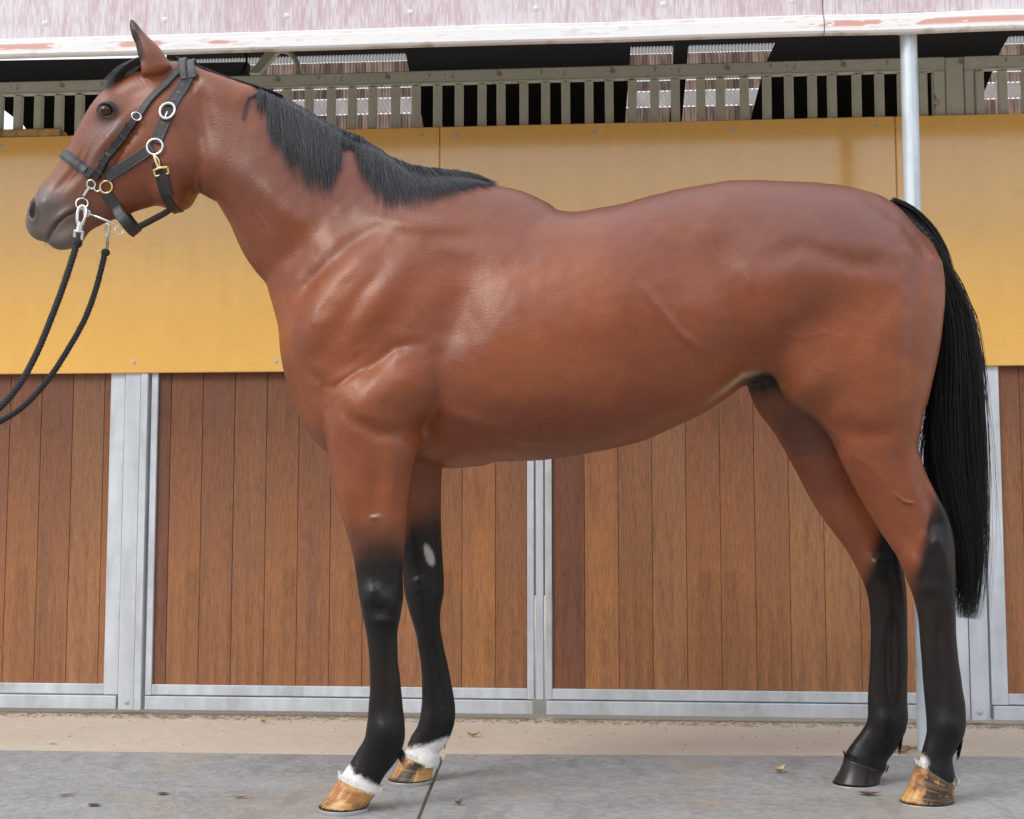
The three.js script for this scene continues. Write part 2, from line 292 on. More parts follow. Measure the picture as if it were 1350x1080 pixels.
// ------------------------------------------------------------------ barred grilles under the eave
function grille(x0, x1, phase, label, stiles) {
  const t = thing('barred_grille', label, 'grille', [0, 0, 0]);
  part('top_rail', bar(x0, 2.517, -0.03, x1, 2.568, 0.010, 0.004), grilleMat, t);
  part('rail_lip', bar(x0, 2.5135, -0.02, x1, 2.516, 0.013, 0.001), grilleMat, t);
  part('bottom_rail', bar(x0, 2.25, -0.03, x1, 2.30, 0.008, 0.004), grilleMat, t);
  const g = bar(-0.0175, 2.301, -0.026, 0.0175, 2.513, 0.002, 0.005);
  for (let x = phase; x < x1 - 0.05; x += 0.0877) if (x > x0 + 0.03) { const m = part('bar', g, grilleMat, t); m.position.set(x, 0, -0.002 * hash2(Math.round(x * 100), 3, 3)); m.rotation.z = 0.006 * (hash2(Math.round(x * 100), 5, 8) - 0.5); }
  for (const [a, b] of stiles) part('stile', bar(a, 2.301, -0.03, b, 2.5125, 0.009, 0.004), grilleMat, t);
}
const GX = 1.3267, GX2 = 1.3993;
grille(-4.1, GX, 1.2474 - 0.0877 * 58, 'long olive grey barred grille above the horse', [[GX - 0.045, GX - 0.001]]);
grille(GX2, 3.2, 1.4636, 'short olive grey barred grille at upper right corner', [[GX2 + 0.001, GX2 + 0.036]]);
part('post', bar(GX + 0.002, 2.25, -0.05, GX2 - 0.002, 2.566, 0.007, 0.003), grilleMat, thing('grille_post', 'flat olive grey post between the two barred grilles, right of the round pole', 'post', [0, 0, 0]));

// ------------------------------------------------------------------ eave: fascia, roof and pole
const ZF = 0.65, screwWhite = std({ color: lin(0.75, 0.75, 0.77), roughness: 0.5 });
function fascia(x0, x1, lipMap, label) {
  const t = thing('roof_fascia', label, 'fascia', [0, 0, 0]);
  const g = bar(x0, 2.4924 + 0.001, ZF - 0.012, x1, 3.05, ZF, 0.002); scaleUV(g, 0.55, 1.1, x0 * 0.01, 0.1); part('painted_sheet', g, fasciaMat, t);
  // rolled lip: profile swept along x
  const yT = 2.4924, yB = 2.4226, pr = [[yT, -0.002], [yT, 0.006], [yT - 0.004, 0.010], [yT - 0.016, 0.0105], [yT - 0.019, 0.014], [yB + 0.010, 0.0165], [yB + 0.003, 0.012], [yB, 0.004], [yB + 0.002, -0.012], [yB + 0.01, -0.014], [yT, -0.014]], pos = [], uv = [], L = x1 - x0, n = 40;
  for (let k = 0; k < n; k++) for (let i = 0; i + 1 < pr.length; i++) {
    const xa = x0 + L * k / n, xb = x0 + L * (k + 1) / n, A = (x, q) => { const wob = 0.0022 * (vnoise(x * 3, 0.5, 4096, 2, 15) - 0.5) * 2; return [x, pr[q][0] + wob * 0.7, ZF + pr[q][1] + wob]; };
    for (const [x, q] of [[xa, i], [xa, i + 1], [xb, i + 1], [xa, i], [xb, i + 1], [xb, i]]) { pos.push(...A(x, q)); uv.push((x - x0) / L, clamp((pr[q][0] - yB) / (yT - yB), 0.02, 0.98)); }
  }
  const lg = new THREE.BufferGeometry(); lg.setAttribute('position', new THREE.Float32BufferAttribute(pos, 3)); lg.setAttribute('uv', new THREE.Float32BufferAttribute(uv, 2)); 
  lg.computeVertexNormals(); part('rolled_lip', lg, std({ map: lipMap, roughness: 0.5, side: THREE.DoubleSide }), t);
  for (let x = x0 + 0.15; x < x1 - 0.1; x += 0.445) part('screw', boltGeo(0.006).translate(x, 2.5514, ZF + 0.001), screwWhite, t);
  return t;
}
const XJ = 0.7498;
fascia(-4.4, XJ - 0.003, lipTexL, 'weathered white and pink painted eave fascia left of the seam, above the horse');
fascia(XJ, 3.3, lipTexR, 'weathered pink flaking eave fascia right of the seam, above the round pole');
{
  const r = corrugated(7.7, 1.86, 0.076, 0.009); r.rotateX(-Math.PI / 2 + Math.atan(0.335)); r.translate(-4.4, 2.54, ZF - 0.028);
  const t = thing('stable_roof', 'dark underside of the low stable roof behind the fascia', 'roof', [0, 0, 0]);
  part('roof_sheet', r, std({ color: lin(0.05, 0.042, 0.036), roughness: 0.8, side: THREE.DoubleSide }), t);
  part('purlin', bar(-4.4, 2.665, 0.03, 3.3, 2.72, 0.08, 0.003), roofUnder, t);
}
{
  const t = thing('round_pole', 'round galvanised steel pole holding up the eave behind the rump', 'pole', [1.0457, 0, 0.60]);
  const p = new THREE.CylinderGeometry(0.0285, 0.0285, 2.46, 32, 1); p.translate(0, 1.219, 0); scaleUV(p, 0.35, 4);
  part('tube', p, std({ map: galvTex, color: lin(0.95, 1, 1.02), metalness: 0.2, roughness: 0.45 }), t);
  const f = new THREE.CylinderGeometry(0.05, 0.075, 0.016, 24); f.translate(0.0, -0.009, 0.0);
  part('concrete_footing', f, std({ color: lin(0.34, 0.29, 0.22), roughness: 0.95 }), t);
  const c = new THREE.CylinderGeometry(0.045, 0.045, 0.008, 24); c.translate(0, 2.452, 0); part('cap_plate', c, galvDull, t);
}
// ------------------------------------------------------------------ behind the grille: dark partitions, the next shed's roof
const ZP = -1.3;
function partition(pts, label) {
  const s = new THREE.Shape(pts.map(p => new THREE.Vector2(...p)));
  const g = new THREE.ExtrudeGeometry(s, { depth: 0.05, bevelEnabled: false }); g.translate(0, 0, ZP);
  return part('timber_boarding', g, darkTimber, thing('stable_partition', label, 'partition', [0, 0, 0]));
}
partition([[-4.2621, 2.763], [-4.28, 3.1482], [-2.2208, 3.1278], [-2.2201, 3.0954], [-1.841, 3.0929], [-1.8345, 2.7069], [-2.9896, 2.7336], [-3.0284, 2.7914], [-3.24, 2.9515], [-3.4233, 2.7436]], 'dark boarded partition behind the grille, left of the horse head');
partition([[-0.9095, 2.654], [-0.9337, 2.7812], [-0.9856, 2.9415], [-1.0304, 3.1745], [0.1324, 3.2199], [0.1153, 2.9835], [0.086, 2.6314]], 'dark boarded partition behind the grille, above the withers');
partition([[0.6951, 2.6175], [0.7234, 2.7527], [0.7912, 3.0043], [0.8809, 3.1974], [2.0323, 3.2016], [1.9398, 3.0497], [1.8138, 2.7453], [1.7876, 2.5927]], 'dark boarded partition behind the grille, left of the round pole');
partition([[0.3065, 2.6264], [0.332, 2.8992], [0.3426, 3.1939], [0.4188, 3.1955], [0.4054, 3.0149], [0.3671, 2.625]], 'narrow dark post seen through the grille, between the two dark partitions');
{
  // steel bracket and strap under the roof, above the mane
  const t = thing('rafter_brace', 'grey brown steel brace with curved strap under the eave, above the mane', 'brace', [0, 0, 0]);
  const arm = [[-1.4909, 2.6216], [-1.4519, 2.6206], [-1.3721, 2.7099], [-1.4208, 2.7112]];
  const g = new THREE.ExtrudeGeometry(new THREE.Shape(arm.map(p => new THREE.Vector2(...p))), { depth: 0.03, bevelEnabled: true, bevelSize: 0.002, bevelThickness: 0.002, bevelSegments: 1 }); g.translate(0, 0, -0.14);
  part('diagonal_arm', g, grilleMat, t);
  const c = new THREE.CatmullRomCurve3([[-1.3829, 2.706], [-1.3312, 2.7045], [-1.2919, 2.6643], [-1.2783, 2.6088]].map(p => new THREE.Vector3(p[0], p[1], -0.1)));
  part('curved_strap', new THREE.TubeGeometry(c, 20, 0.011, 8), grilleMat, t);
  const d = new THREE.CatmullRomCurve3([[-1.5126, 2.7162], [-1.5021, 2.6702], [-1.5206, 2.6154]].map(p => new THREE.Vector3(p[0], p[1], -0.1)));
  part('hanging_cord', new THREE.TubeGeometry(d, 16, 0.005, 6), darkTimber, t);
}
{
  const t = thing('shed_roof', 'pale and rusty corrugated roofing of the next shed, seen through the grille', 'roof', [0, 0, 0]);
  const X0 = -4.4, Wd = 9.5, zz = -7;
  const band = (name, y0, y1, z0, z1, mat, pitch, skew) => {
    const len = Math.hypot(y1 - y0, z1 - z0), g = corrugated(Wd, len, pitch, pitch * 0.2, skew, 6); g.rotateX(Math.atan2(z1 - z0, y1 - y0)); g.translate(X0, y0, z0); part(name, g, mat, t);
  };
  band('upper_sheet', 5.2123, 5.297, zz - 0.03, zz - 0.04, corrWhite, 0.032, 0);
  band('rusty_band', 5.0816, 5.2046, zz, zz - 0.02, corrRust, 0.03, 0);
  band('middle_sheet', 4.9204, 5.0739, zz + 0.04, zz - 0.01, corrWhite, 0.032, 0);
  band('rusty_band', 4.8132, 4.9128, zz + 0.05, zz + 0.045, corrRust, 0.03, 0);
  band('lower_sheet', 4.6296, 4.8055, zz + 0.13, zz + 0.055, corrPale, 0.045, 0.45);
  band('rusty_band', 4.4465, 4.622, zz + 0.14, zz + 0.135, corrRust, 0.03, 0);
  part('sky_gap_blocker', bar(X0, 5.2893, zz - 0.1, X0 + Wd, 5.2893 + 1.1, zz - 0.03), darkTimber, t);  // dark board added to hide the bright sky above the shed sheets
  part('shed_wall', bar(X0, 0, zz - 0.2, X0 + Wd, 4.4465 + 0.05, zz + 0.1), std({ color: lin(0.12, 0.09, 0.07), roughness: 0.9 }), t);
}

{
  // stable row across the yard, mirrored in the gloss yellow sheets
  const t = thing('opposite_stable', 'long timber stable row across the yard, mirrored in the yellow sheets', 'stable', [0, 0, 17]);
  part('wall', bar(-26, 0, 0, 22, 4.55, 0.3), std({ color: lin(0.34, 0.28, 0.22), roughness: 0.9 }), t);
  const r = corrugated(50, 5.2, 0.2, 0.02); r.rotateX(Math.PI / 2 - 0.42); r.translate(-27, 4.4, -0.8); part('roof_sheet', r, std({ color: lin(0.26, 0.25, 0.24), roughness: 0.7, side: THREE.DoubleSide }), t);
  for (let x = -24; x < 21; x += 4) { part('door', bar(x, 0, -0.05, x + 1.5, 2.3, -0.001), plankMats[5], t); part('window', bar(x + 2.3, 1.2, -0.04, x + 3.2, 2.0, -0.001), std({ color: lin(0.05, 0.06, 0.07), roughness: 0.15 }), t); }
}

// ================================================================== the horse
const horse = thing('horse', 'bay horse with black mane and tail standing in profile facing left', 'horse', [-Math.sin(YAW) * 3.565, 0, 4.915 - Math.cos(YAW) * 3.565], YAW);
// ---- implicit body: chains of elliptic sections between two outline points, joined smoothly
function cr(a, b, c, d, t) { return 0.5 * (2 * b + (c - a) * t + (2 * a - 5 * b + 4 * c - d) * t * t + (3 * b - a - 3 * c + d) * t * t * t); }
function chain(st, sub = 4, cap = 0.8) {     // station: [x1, y1, x2, y2, half width, z centre, egg, place of the axis]
  const S = st.map(s => { const f = s[7] || 0.5, D = Math.hypot(s[0] - s[2], s[1] - s[3]); return [mix(s[0], s[2], f), mix(s[1], s[3], f), D * f, s[4], s[5] || 0, s[6] || 0, D * (1 - f)]; });
  // side sign: +1 when the first outline point lies to the left of the axis
  const R = [];
  for (let i = 0; i + 1 < S.length; i++) for (let k = 0; k < sub; k++) { const t = k / sub, p = S[Math.max(0, i - 1)], q = S[i], r = S[i + 1], u = S[Math.min(S.length - 1, i + 2)]; R.push(q.map((_, m) => cr(p[m], q[m], r[m], u[m], t))); }
  R.push(S[S.length - 1]);
  const segs = [], bb = [1e9, 1e9, 1e9, -1e9, -1e9, -1e9];
  const sg = Math.sign((S[1][0] - S[0][0]) * (st[0][1] - S[0][1]) - (S[1][1] - S[0][1]) * (st[0][0] - S[0][0])) || 1;
  for (const r of R) { const m = Math.max(r[2], r[6], 0.004); bb[0] = Math.min(bb[0], r[0] - m); bb[3] = Math.max(bb[3], r[0] + m); bb[1] = Math.min(bb[1], r[1] - m); bb[4] = Math.max(bb[4], r[1] + m); bb[2] = Math.min(bb[2], r[4] - r[3]); bb[5] = Math.max(bb[5], r[4] + r[3]); }
  for (let i = 0; i + 1 < R.length; i++) { const a = R[i], b = R[i + 1], dx = b[0] - a[0], dy = b[1] - a[1], L = Math.hypot(dx, dy) || 1e-6; segs.push([a[0], a[1], dx / L, dy / L, L, a[2], b[2], a[3], b[3], a[4], b[4], a[5], b[5], a[6], b[6]]); }
  return { segs, bb, cap, sg };
}
function dChain(c, x, y, z) {
  let best = 1e9;
  for (const s of c.segs) {
    const px = x - s[0], py = y - s[1]; let al = px * s[2] + py * s[3], e = 0;
    if (al < 0) { e = al; al = 0; } else if (al > s[4]) { e = al - s[4]; al = s[4]; }
    const t = al / s[4], zc = s[9] + (s[10] - s[9]) * t, eg = s[11] + (s[12] - s[11]) * t, pe = (s[2] * py - s[3] * px) * c.sg, a = pe > 0 ? s[5] + (s[6] - s[5]) * t : s[13] + (s[14] - s[13]) * t;
    let b = s[7] + (s[8] - s[7]) * t; b *= 1 - eg * clamp(pe / a, -1, 1);
    const ec = Math.min(a, b) * c.cap, ia = 1 / a, ib = 1 / b, ie = 1 / ec, u = pe * ia, v = (z - zc) * ib, w = e * ie;
    const k0 = Math.sqrt(u * u + v * v + w * w), k1 = Math.sqrt(u * u * ia * ia + v * v * ib * ib + w * w * ie * ie);
    const d = k1 < 1e-6 ? -Math.min(a, b) : k0 * (k0 - 1) / k1;
    if (d < best) best = d;
  }
  return best;
}
function dBox(bb, x, y, z) { const dx = Math.max(bb[0] - x, 0, x - bb[3]), dy = Math.max(bb[1] - y, 0, y - bb[4]), dz = Math.max(bb[2] - z, 0, z - bb[5]); return Math.sqrt(dx * dx + dy * dy + dz * dz); }
const ZFL = 0.17, ZHL = 0.115;
const C = {};
C.trunk = chain([
  [-0.5647, 1.3543, -0.5652, 1.0461, 0.1, 0], [-0.4964, 1.4933, -0.5037, 0.9681, 0.185, 0, 0.05], [-0.384, 1.6421, -0.3781, 0.9335, 0.225, 0, 0.12], [-0.2308, 1.7359, -0.2267, 0.9141, 0.245, 0, 0.2], [-0.0769, 1.7291, -0.0756, 0.9184, 0.268, 0, 0.22], [0.0549, 1.6711, 0.054, 0.9314, 0.29, 0, 0.14],
  [0.1865, 1.651, 0.1837, 0.9551, 0.305, 0, 0.06], [0.3183, 1.6644, 0.3136, 0.9898, 0.31, 0, 0.03], [0.4503, 1.6956, 0.444, 1.0483, 0.3, 0, 0.03, 0.535], [0.5825, 1.7291, 0.5663, 1.1309, 0.285, 0, 0.06, 0.58], [0.7147, 1.747, 0.6804, 1.2161, 0.272, 0, 0.08, 0.62], [0.8465, 1.7381, 0.8158, 1.2511, 0.262, 0, 0.1, 0.61],
  [0.978, 1.7202, 0.9459, 1.2336, 0.24, 0, 0.12, 0.585], [1.0958, 1.6845, 1.0547, 1.2336, 0.19, 0, 0.1, 0.55], [1.177, 1.5976, 1.1476, 1.2993, 0.12, 0, 0]], 9, 0.55);
C.breast = chain([[-0.6344, 1.3477, -0.4469, 1.3477, 0.11, 0], [-0.6421, 1.2774, -0.4244, 1.2774, 0.145, 0], [-0.6389, 1.2008, -0.402, 1.2008, 0.155, 0], [-0.6227, 1.1288, -0.3797, 1.1288, 0.15, 0], [-0.5937, 1.0678, -0.3683, 1.0678, 0.135, 0], [-0.5497, 1.0158, -0.3571, 1.0158, 0.11, 0]], 6, 0.5);
C.neck = chain([
  [-0.9147, 2.0761, -0.9622, 1.8053, 0.07, 0, 0.1], [-0.7521, 2.0194, -0.9165, 1.7202, 0.078, 0, 0.25], [-0.6408, 1.9719, -0.8431, 1.6733, 0.086, 0, 0.3], [-0.5407, 1.9155, -0.7823, 1.5842, 0.096, 0, 0.3], [-0.452, 1.8705, -0.7214, 1.4734, 0.111, 0, 0.3], [-0.3413, 1.8031, -0.6722, 1.3961, 0.135, 0, 0.28], [-0.2309, 1.7493, -0.6247, 1.2774, 0.165, 0, 0.25], [-0.1209, 1.7291, -0.5663, 1.1353, 0.19, 0, 0.2]], 9, 0.6);
C.head = chain([
  [-0.9726, 2.0943, -0.9096, 1.821, 0.066, 0], [-1.0434, 2.0898, -0.9085, 1.7605, 0.085, 0, 0.05], [-1.1268, 2.0557, -0.9339, 1.7157, 0.096, 0, 0.12], [-1.1832, 2.0104, -0.986, 1.6845, 0.098, 0, 0.12], [-1.2213, 1.9448, -1.0514, 1.6621, 0.088, 0, 0.05], [-1.2526, 1.8795, -1.1167, 1.6399, 0.072, 0, -0.05], [-1.2885, 1.8233, -1.1689, 1.622, 0.06, 0, -0.05],
  [-1.3266, 1.7694, -1.2166, 1.5998, 0.054, 0, -0.05], [-1.3606, 1.7269, -1.2424, 1.582, 0.054, 0, -0.05], [-1.3836, 1.6889, -1.2771, 1.5709, 0.053, 0, 0], [-1.3957, 1.6532, -1.3164, 1.5665, 0.046, 0, 0], [-1.3857, 1.6131, -1.3473, 1.5731, 0.034, 0, 0]], 5, 0.7);
C.poll = chain([[-1.0215, 2.0988, -1.0014, 1.99, 0.045, 0], [-0.9639, 2.0988, -0.9611, 1.9674, 0.05, 0], [-0.9058, 2.0761, -0.9209, 1.9448, 0.052, 0], [-0.83, 2.0489, -0.8631, 1.9223, 0.056, 0], [-0.7632, 2.024, -0.8009, 1.8997, 0.06, 0]], 6, 0.7);
C.lip = chain([[-1.2525, 1.6309, -1.234, 1.5953, 0.036, 0], [-1.2959, 1.6154, -1.2505, 1.5598, 0.038, 0], [-1.3305, 1.5998, -1.2897, 1.5509, 0.035, 0], [-1.3387, 1.5798, -1.3207, 1.562, 0.026, 0]], 4, 0.8);
C.jowl = chain([[-1.0359, 1.8547, -0.9314, 1.8098, 0.086, 0], [-1.0337, 1.7538, -0.9177, 1.7829, 0.094, 0], [-1.0323, 1.6934, -0.9296, 1.7202, 0.084, 0]], 4, 0.8);
for (const [k, z] of [['earN', 0.052], ['earF', -0.052]]) C[k] = chain([[-1.0672, 2.0575, -0.9799, 2.0575, 0.03, 0.052], [-1.0711, 2.0874, -0.9992, 2.0919, 0.028, 0.056], [-1.0803, 2.1128, -1.017, 2.1105, 0.023, 0.06], [-1.088, 2.1411, -1.0432, 2.1389, 0.017, 0.062], [-1.0959, 2.1676, -1.0642, 2.1631, 0.011, 0.063], [-1.1001, 2.1904, -1.0803, 2.1837, 0.006, 0.062], [-1.0996, 2.2043, -1.093, 2.202, 0.003, 0.061]].map(s => { const q = s.slice(); q[5] = z * q[5] / 0.052; return q; }), 4, 0.7);
C.foreN = chain([
  [-0.505, 1.1108, -0.2182, 1.1108, 0.07, 0.15], [-0.5027, 1.0166, -0.2379, 1.0166, 0.085, 0.158], [-0.4966, 0.9335, -0.2679, 0.9335, 0.083, 0.165], [-0.4826, 0.8512, -0.2773, 0.8573, 0.072, 0.17], [-0.4571, 0.7734, -0.285, 0.7796, 0.058, 0.17], [-0.4338, 0.698, -0.2896, 0.698, 0.047, 0.17], [-0.4198, 0.6228, -0.2942, 0.6228, 0.043, 0.17], [-0.41, 0.56, -0.2917, 0.558, 0.045, 0.17], [-0.4014, 0.5116, -0.2995, 0.5156, 0.042, 0.17],
  [-0.3907, 0.4592, -0.3073, 0.4672, 0.032, 0.17], [-0.3831, 0.3989, -0.3058, 0.3989, 0.0265, 0.17], [-0.3805, 0.3348, -0.2983, 0.3348, 0.0255, 0.17], [-0.3829, 0.2708, -0.2907, 0.2628, 0.028, 0.17], [-0.3885, 0.215, -0.2852, 0.2071, 0.034, 0.17], [-0.3982, 0.1713, -0.293, 0.1634, 0.034, 0.17], [-0.424, 0.1237, -0.3271, 0.1217, 0.03, 0.17], [-0.4499, 0.09, -0.3509, 0.0723, 0.037, 0.17], [-0.4678, 0.0644, -0.3567, 0.0446, 0.04, 0.17]], 6, 0.5);
C.foreF = chain([
  [-0.4632, 1.0478, -0.2033, 1.0478, 0.08, -0.155], [-0.4402, 0.9463, -0.2054, 0.9463, 0.08, -0.16], [-0.4061, 0.8562, -0.2076, 0.863, 0.07, -0.165], [-0.3721, 0.7708, -0.2098, 0.7775, 0.057, -0.17], [-0.3445, 0.6923, -0.2083, 0.699, 0.047, -0.17], [-0.326, 0.6252, -0.2046, 0.6319, 0.043, -0.17], [-0.3188, 0.5538, -0.201, 0.565, 0.045, -0.17], [-0.3038, 0.496, -0.2097, 0.5049, 0.042, -0.17],
  [-0.2866, 0.4383, -0.2117, 0.4516, 0.032, -0.17], [-0.2728, 0.3675, -0.1968, 0.372, 0.0265, -0.17], [-0.2657, 0.2926, -0.1808, 0.297, 0.0255, -0.17], [-0.2653, 0.2266, -0.1683, 0.231, 0.028, -0.17], [-0.2717, 0.174, -0.1682, 0.1827, 0.034, -0.17], [-0.2848, 0.1346, -0.1847, 0.1389, 0.034, -0.17], [-0.3046, 0.0996, -0.2113, 0.1083, 0.031, -0.17], [-0.3155, 0.0756, -0.2133, 0.0691, 0.037, -0.17], [-0.3221, 0.0625, -0.2176, 0.0473, 0.04, -0.17]], 4, 0.5);
C.hindN = chain([
  [0.6574, 1.3708, 1.1929, 1.4889, 0.12, 0.1], [0.6987, 1.2573, 1.1941, 1.3679, 0.128, 0.118], [0.7599, 1.1506, 1.1728, 1.2497, 0.125, 0.128], [0.8182, 1.0726, 1.1498, 1.1439, 0.112, 0.132], [0.8671, 1.0119, 1.1286, 1.0496, 0.095, 0.132], [0.9042, 0.9454, 1.1173, 0.9662, 0.08, 0.128], [0.9418, 0.8706, 1.136, 0.8894, 0.068, 0.122], [0.981, 0.8042, 1.1668, 0.8208, 0.057, 0.118], [1.0179, 0.7419, 1.1996, 0.7626, 0.049, 0.115], [1.0499, 0.686, 1.2128, 0.7129, 0.046, 0.115],
  [1.0753, 0.62, 1.2139, 0.6385, 0.043, 0.115], [1.0986, 0.5562, 1.2118, 0.5644, 0.037, 0.115], [1.1112, 0.4803, 1.2107, 0.4864, 0.03, 0.115], [1.1153, 0.3985, 1.2144, 0.3985, 0.0265, 0.115], [1.1186, 0.3272, 1.2226, 0.3211, 0.027, 0.115], [1.1231, 0.2622, 1.2299, 0.2541, 0.032, 0.115], [1.1249, 0.2116, 1.2285, 0.2035, 0.035, 0.115], [1.1208, 0.1732, 1.2101, 0.1692, 0.034, 0.115], [1.1095, 0.1349, 1.1927, 0.1369, 0.031, 0.115], [1.0996, 0.1067, 1.1934, 0.0886, 0.037, 0.115], [1.093, 0.0886, 1.1969, 0.0645, 0.04, 0.115]], 8, 0.5);
C.hindF = chain([
  [0.6944, 1.3359, 1.1552, 1.4038, 0.12, -0.1], [0.7061, 1.1799, 1.156, 1.2476, 0.115, -0.115], [0.7437, 1.0836, 1.1436, 1.1353, 0.1, -0.12], [0.7896, 0.994, 1.1129, 1.0456, 0.086, -0.122], [0.8369, 0.9112, 1.0924, 0.9559, 0.073, -0.12], [0.8796, 0.8333, 1.0941, 0.8666, 0.062, -0.118], [0.9221, 0.7712, 1.1049, 0.7956, 0.053, -0.115], [0.9589, 0.7203, 1.1214, 0.7424, 0.048, -0.115], [0.9909, 0.663, 1.1334, 0.685, 0.045, -0.115],
  [1.0206, 0.6014, 1.1428, 0.6189, 0.042, -0.115], [1.0391, 0.5355, 1.1499, 0.5465, 0.036, -0.115], [1.0441, 0.4655, 1.1502, 0.4699, 0.03, -0.115], [1.0422, 0.3783, 1.1501, 0.3783, 0.0265, -0.115], [1.0361, 0.3022, 1.1461, 0.3044, 0.027, -0.115], [1.0313, 0.235, 1.1446, 0.2437, 0.032, -0.115], [1.0291, 0.1875, 1.1444, 0.1918, 0.035, -0.115], [1.015, 0.1444, 1.1247, 0.1487, 0.034, -0.115], [0.9834, 0.1013, 1.093, 0.1056, 0.031, -0.115], [0.9632, 0.0777, 1.0813, 0.0734, 0.037, -0.115], [0.9541, 0.0626, 1.0763, 0.0498, 0.04, -0.115]], 7, 0.5);
const ORDER = [['trunk', 0], ['breast', 0.04], ['neck', 0.045], ['foreN', 0.05], ['foreF', 0.05], ['hindN', 0.026], ['hindF', 0.026], ['poll', 0.02], ['head', 0.03], ['jowl', 0.025], ['lip', 0.006], ['earN', 0.010], ['earF', 0.010]].map(([n, k]) => ({ c: C[n], k }));
// ---- relief: [x, y, rx, ry, turn, height, z range]; ridges and grooves along lines
const blobs = [], lines = [];
const bump = (x, y, rx, ry, rot, A, z0 = -9, z1 = 9) => { const r = Math.max(rx, ry) * 2.4; blobs.push([x, y, Math.cos(rot), Math.sin(rot), 1 / rx, 1 / ry, A, z0, z1, r]); };
const line = (pts, A, w, z0 = 0.02, z1 = 9) => { const bb = [1e9, 1e9, -1e9, -1e9]; for (const p of pts) { bb[0] = Math.min(bb[0], p[0]); bb[1] = Math.min(bb[1], p[1]); bb[2] = Math.max(bb[2], p[0]); bb[3] = Math.max(bb[3], p[1]); } const m = w * 2.6; lines.push({ pts, A, w, bb: [bb[0] - m, bb[1] - m, bb[2] + m, bb[3] + m], z0, z1 }); };
// shoulder, breast and upper arm (z > 0 is the side that shows; trunk relief is the same on both sides)
bump(-0.3781, 0.5682, 0.024, 0.030, 0, 0.0114, 0.17, 9); bump(-0.3173, 0.5481, 0.018, 0.030, 0, 0.0095, 0.17, 9); bump(-0.3412, 0.5021, 0.03, 0.012, 0, 0.0076, 0.17, 9);
bump(-0.3349, 0.2163, 0.03, 0.03, 0, 0.0095, 0.17, 9); bump(1.1678, 0.2159, 0.03, 0.03, 0, 0.0095, 0.115, 9); bump(1.0715, 0.1933, 0.03, 0.03, 0, 0.0095, -0.115, 0);
bump(1.0898, 0.6524, 0.02, 0.035, 0.3, 0.0133, 0.115, 9); bump(1.1684, 0.6667, 0.018, 0.04, 0, 0.0095, 0.115, 9); bump(1.1292, 0.5851, 0.025, 0.02, 0, 0.0076, 0.115, 9); bump(1.1353, 0.7384, 0.012, 0.04, -0.3, -0.0133, 0.115, 9);
bump(1.0424, 0.6359, 0.02, 0.035, 0.3, 0.0133, -0.115, 0);
bump(-0.4138, 0.8704, 0.035, 0.075, -0.1, 0.010, 0.165, 9); bump(-0.3229, 0.8603, 0.02, 0.08, 0, 0.006, 0.165, 9); bump(-0.363, 0.8402, 0.018, 0.09, 0, -0.004, 0.165, 9);
bump(1.0036, 0.8613, 0.03, 0.09, 0.5, 0.008, 0.118, 9); bump(1.0752, 0.8613, 0.02, 0.07, 0.2, 0.006, 0.118, 9); bump(1.0476, 0.9022, 0.012, 0.08, 0.3, -0.006, 0.118, 9);
const both = (f) => { f(0.01, 9); f(-9, -0.01); };
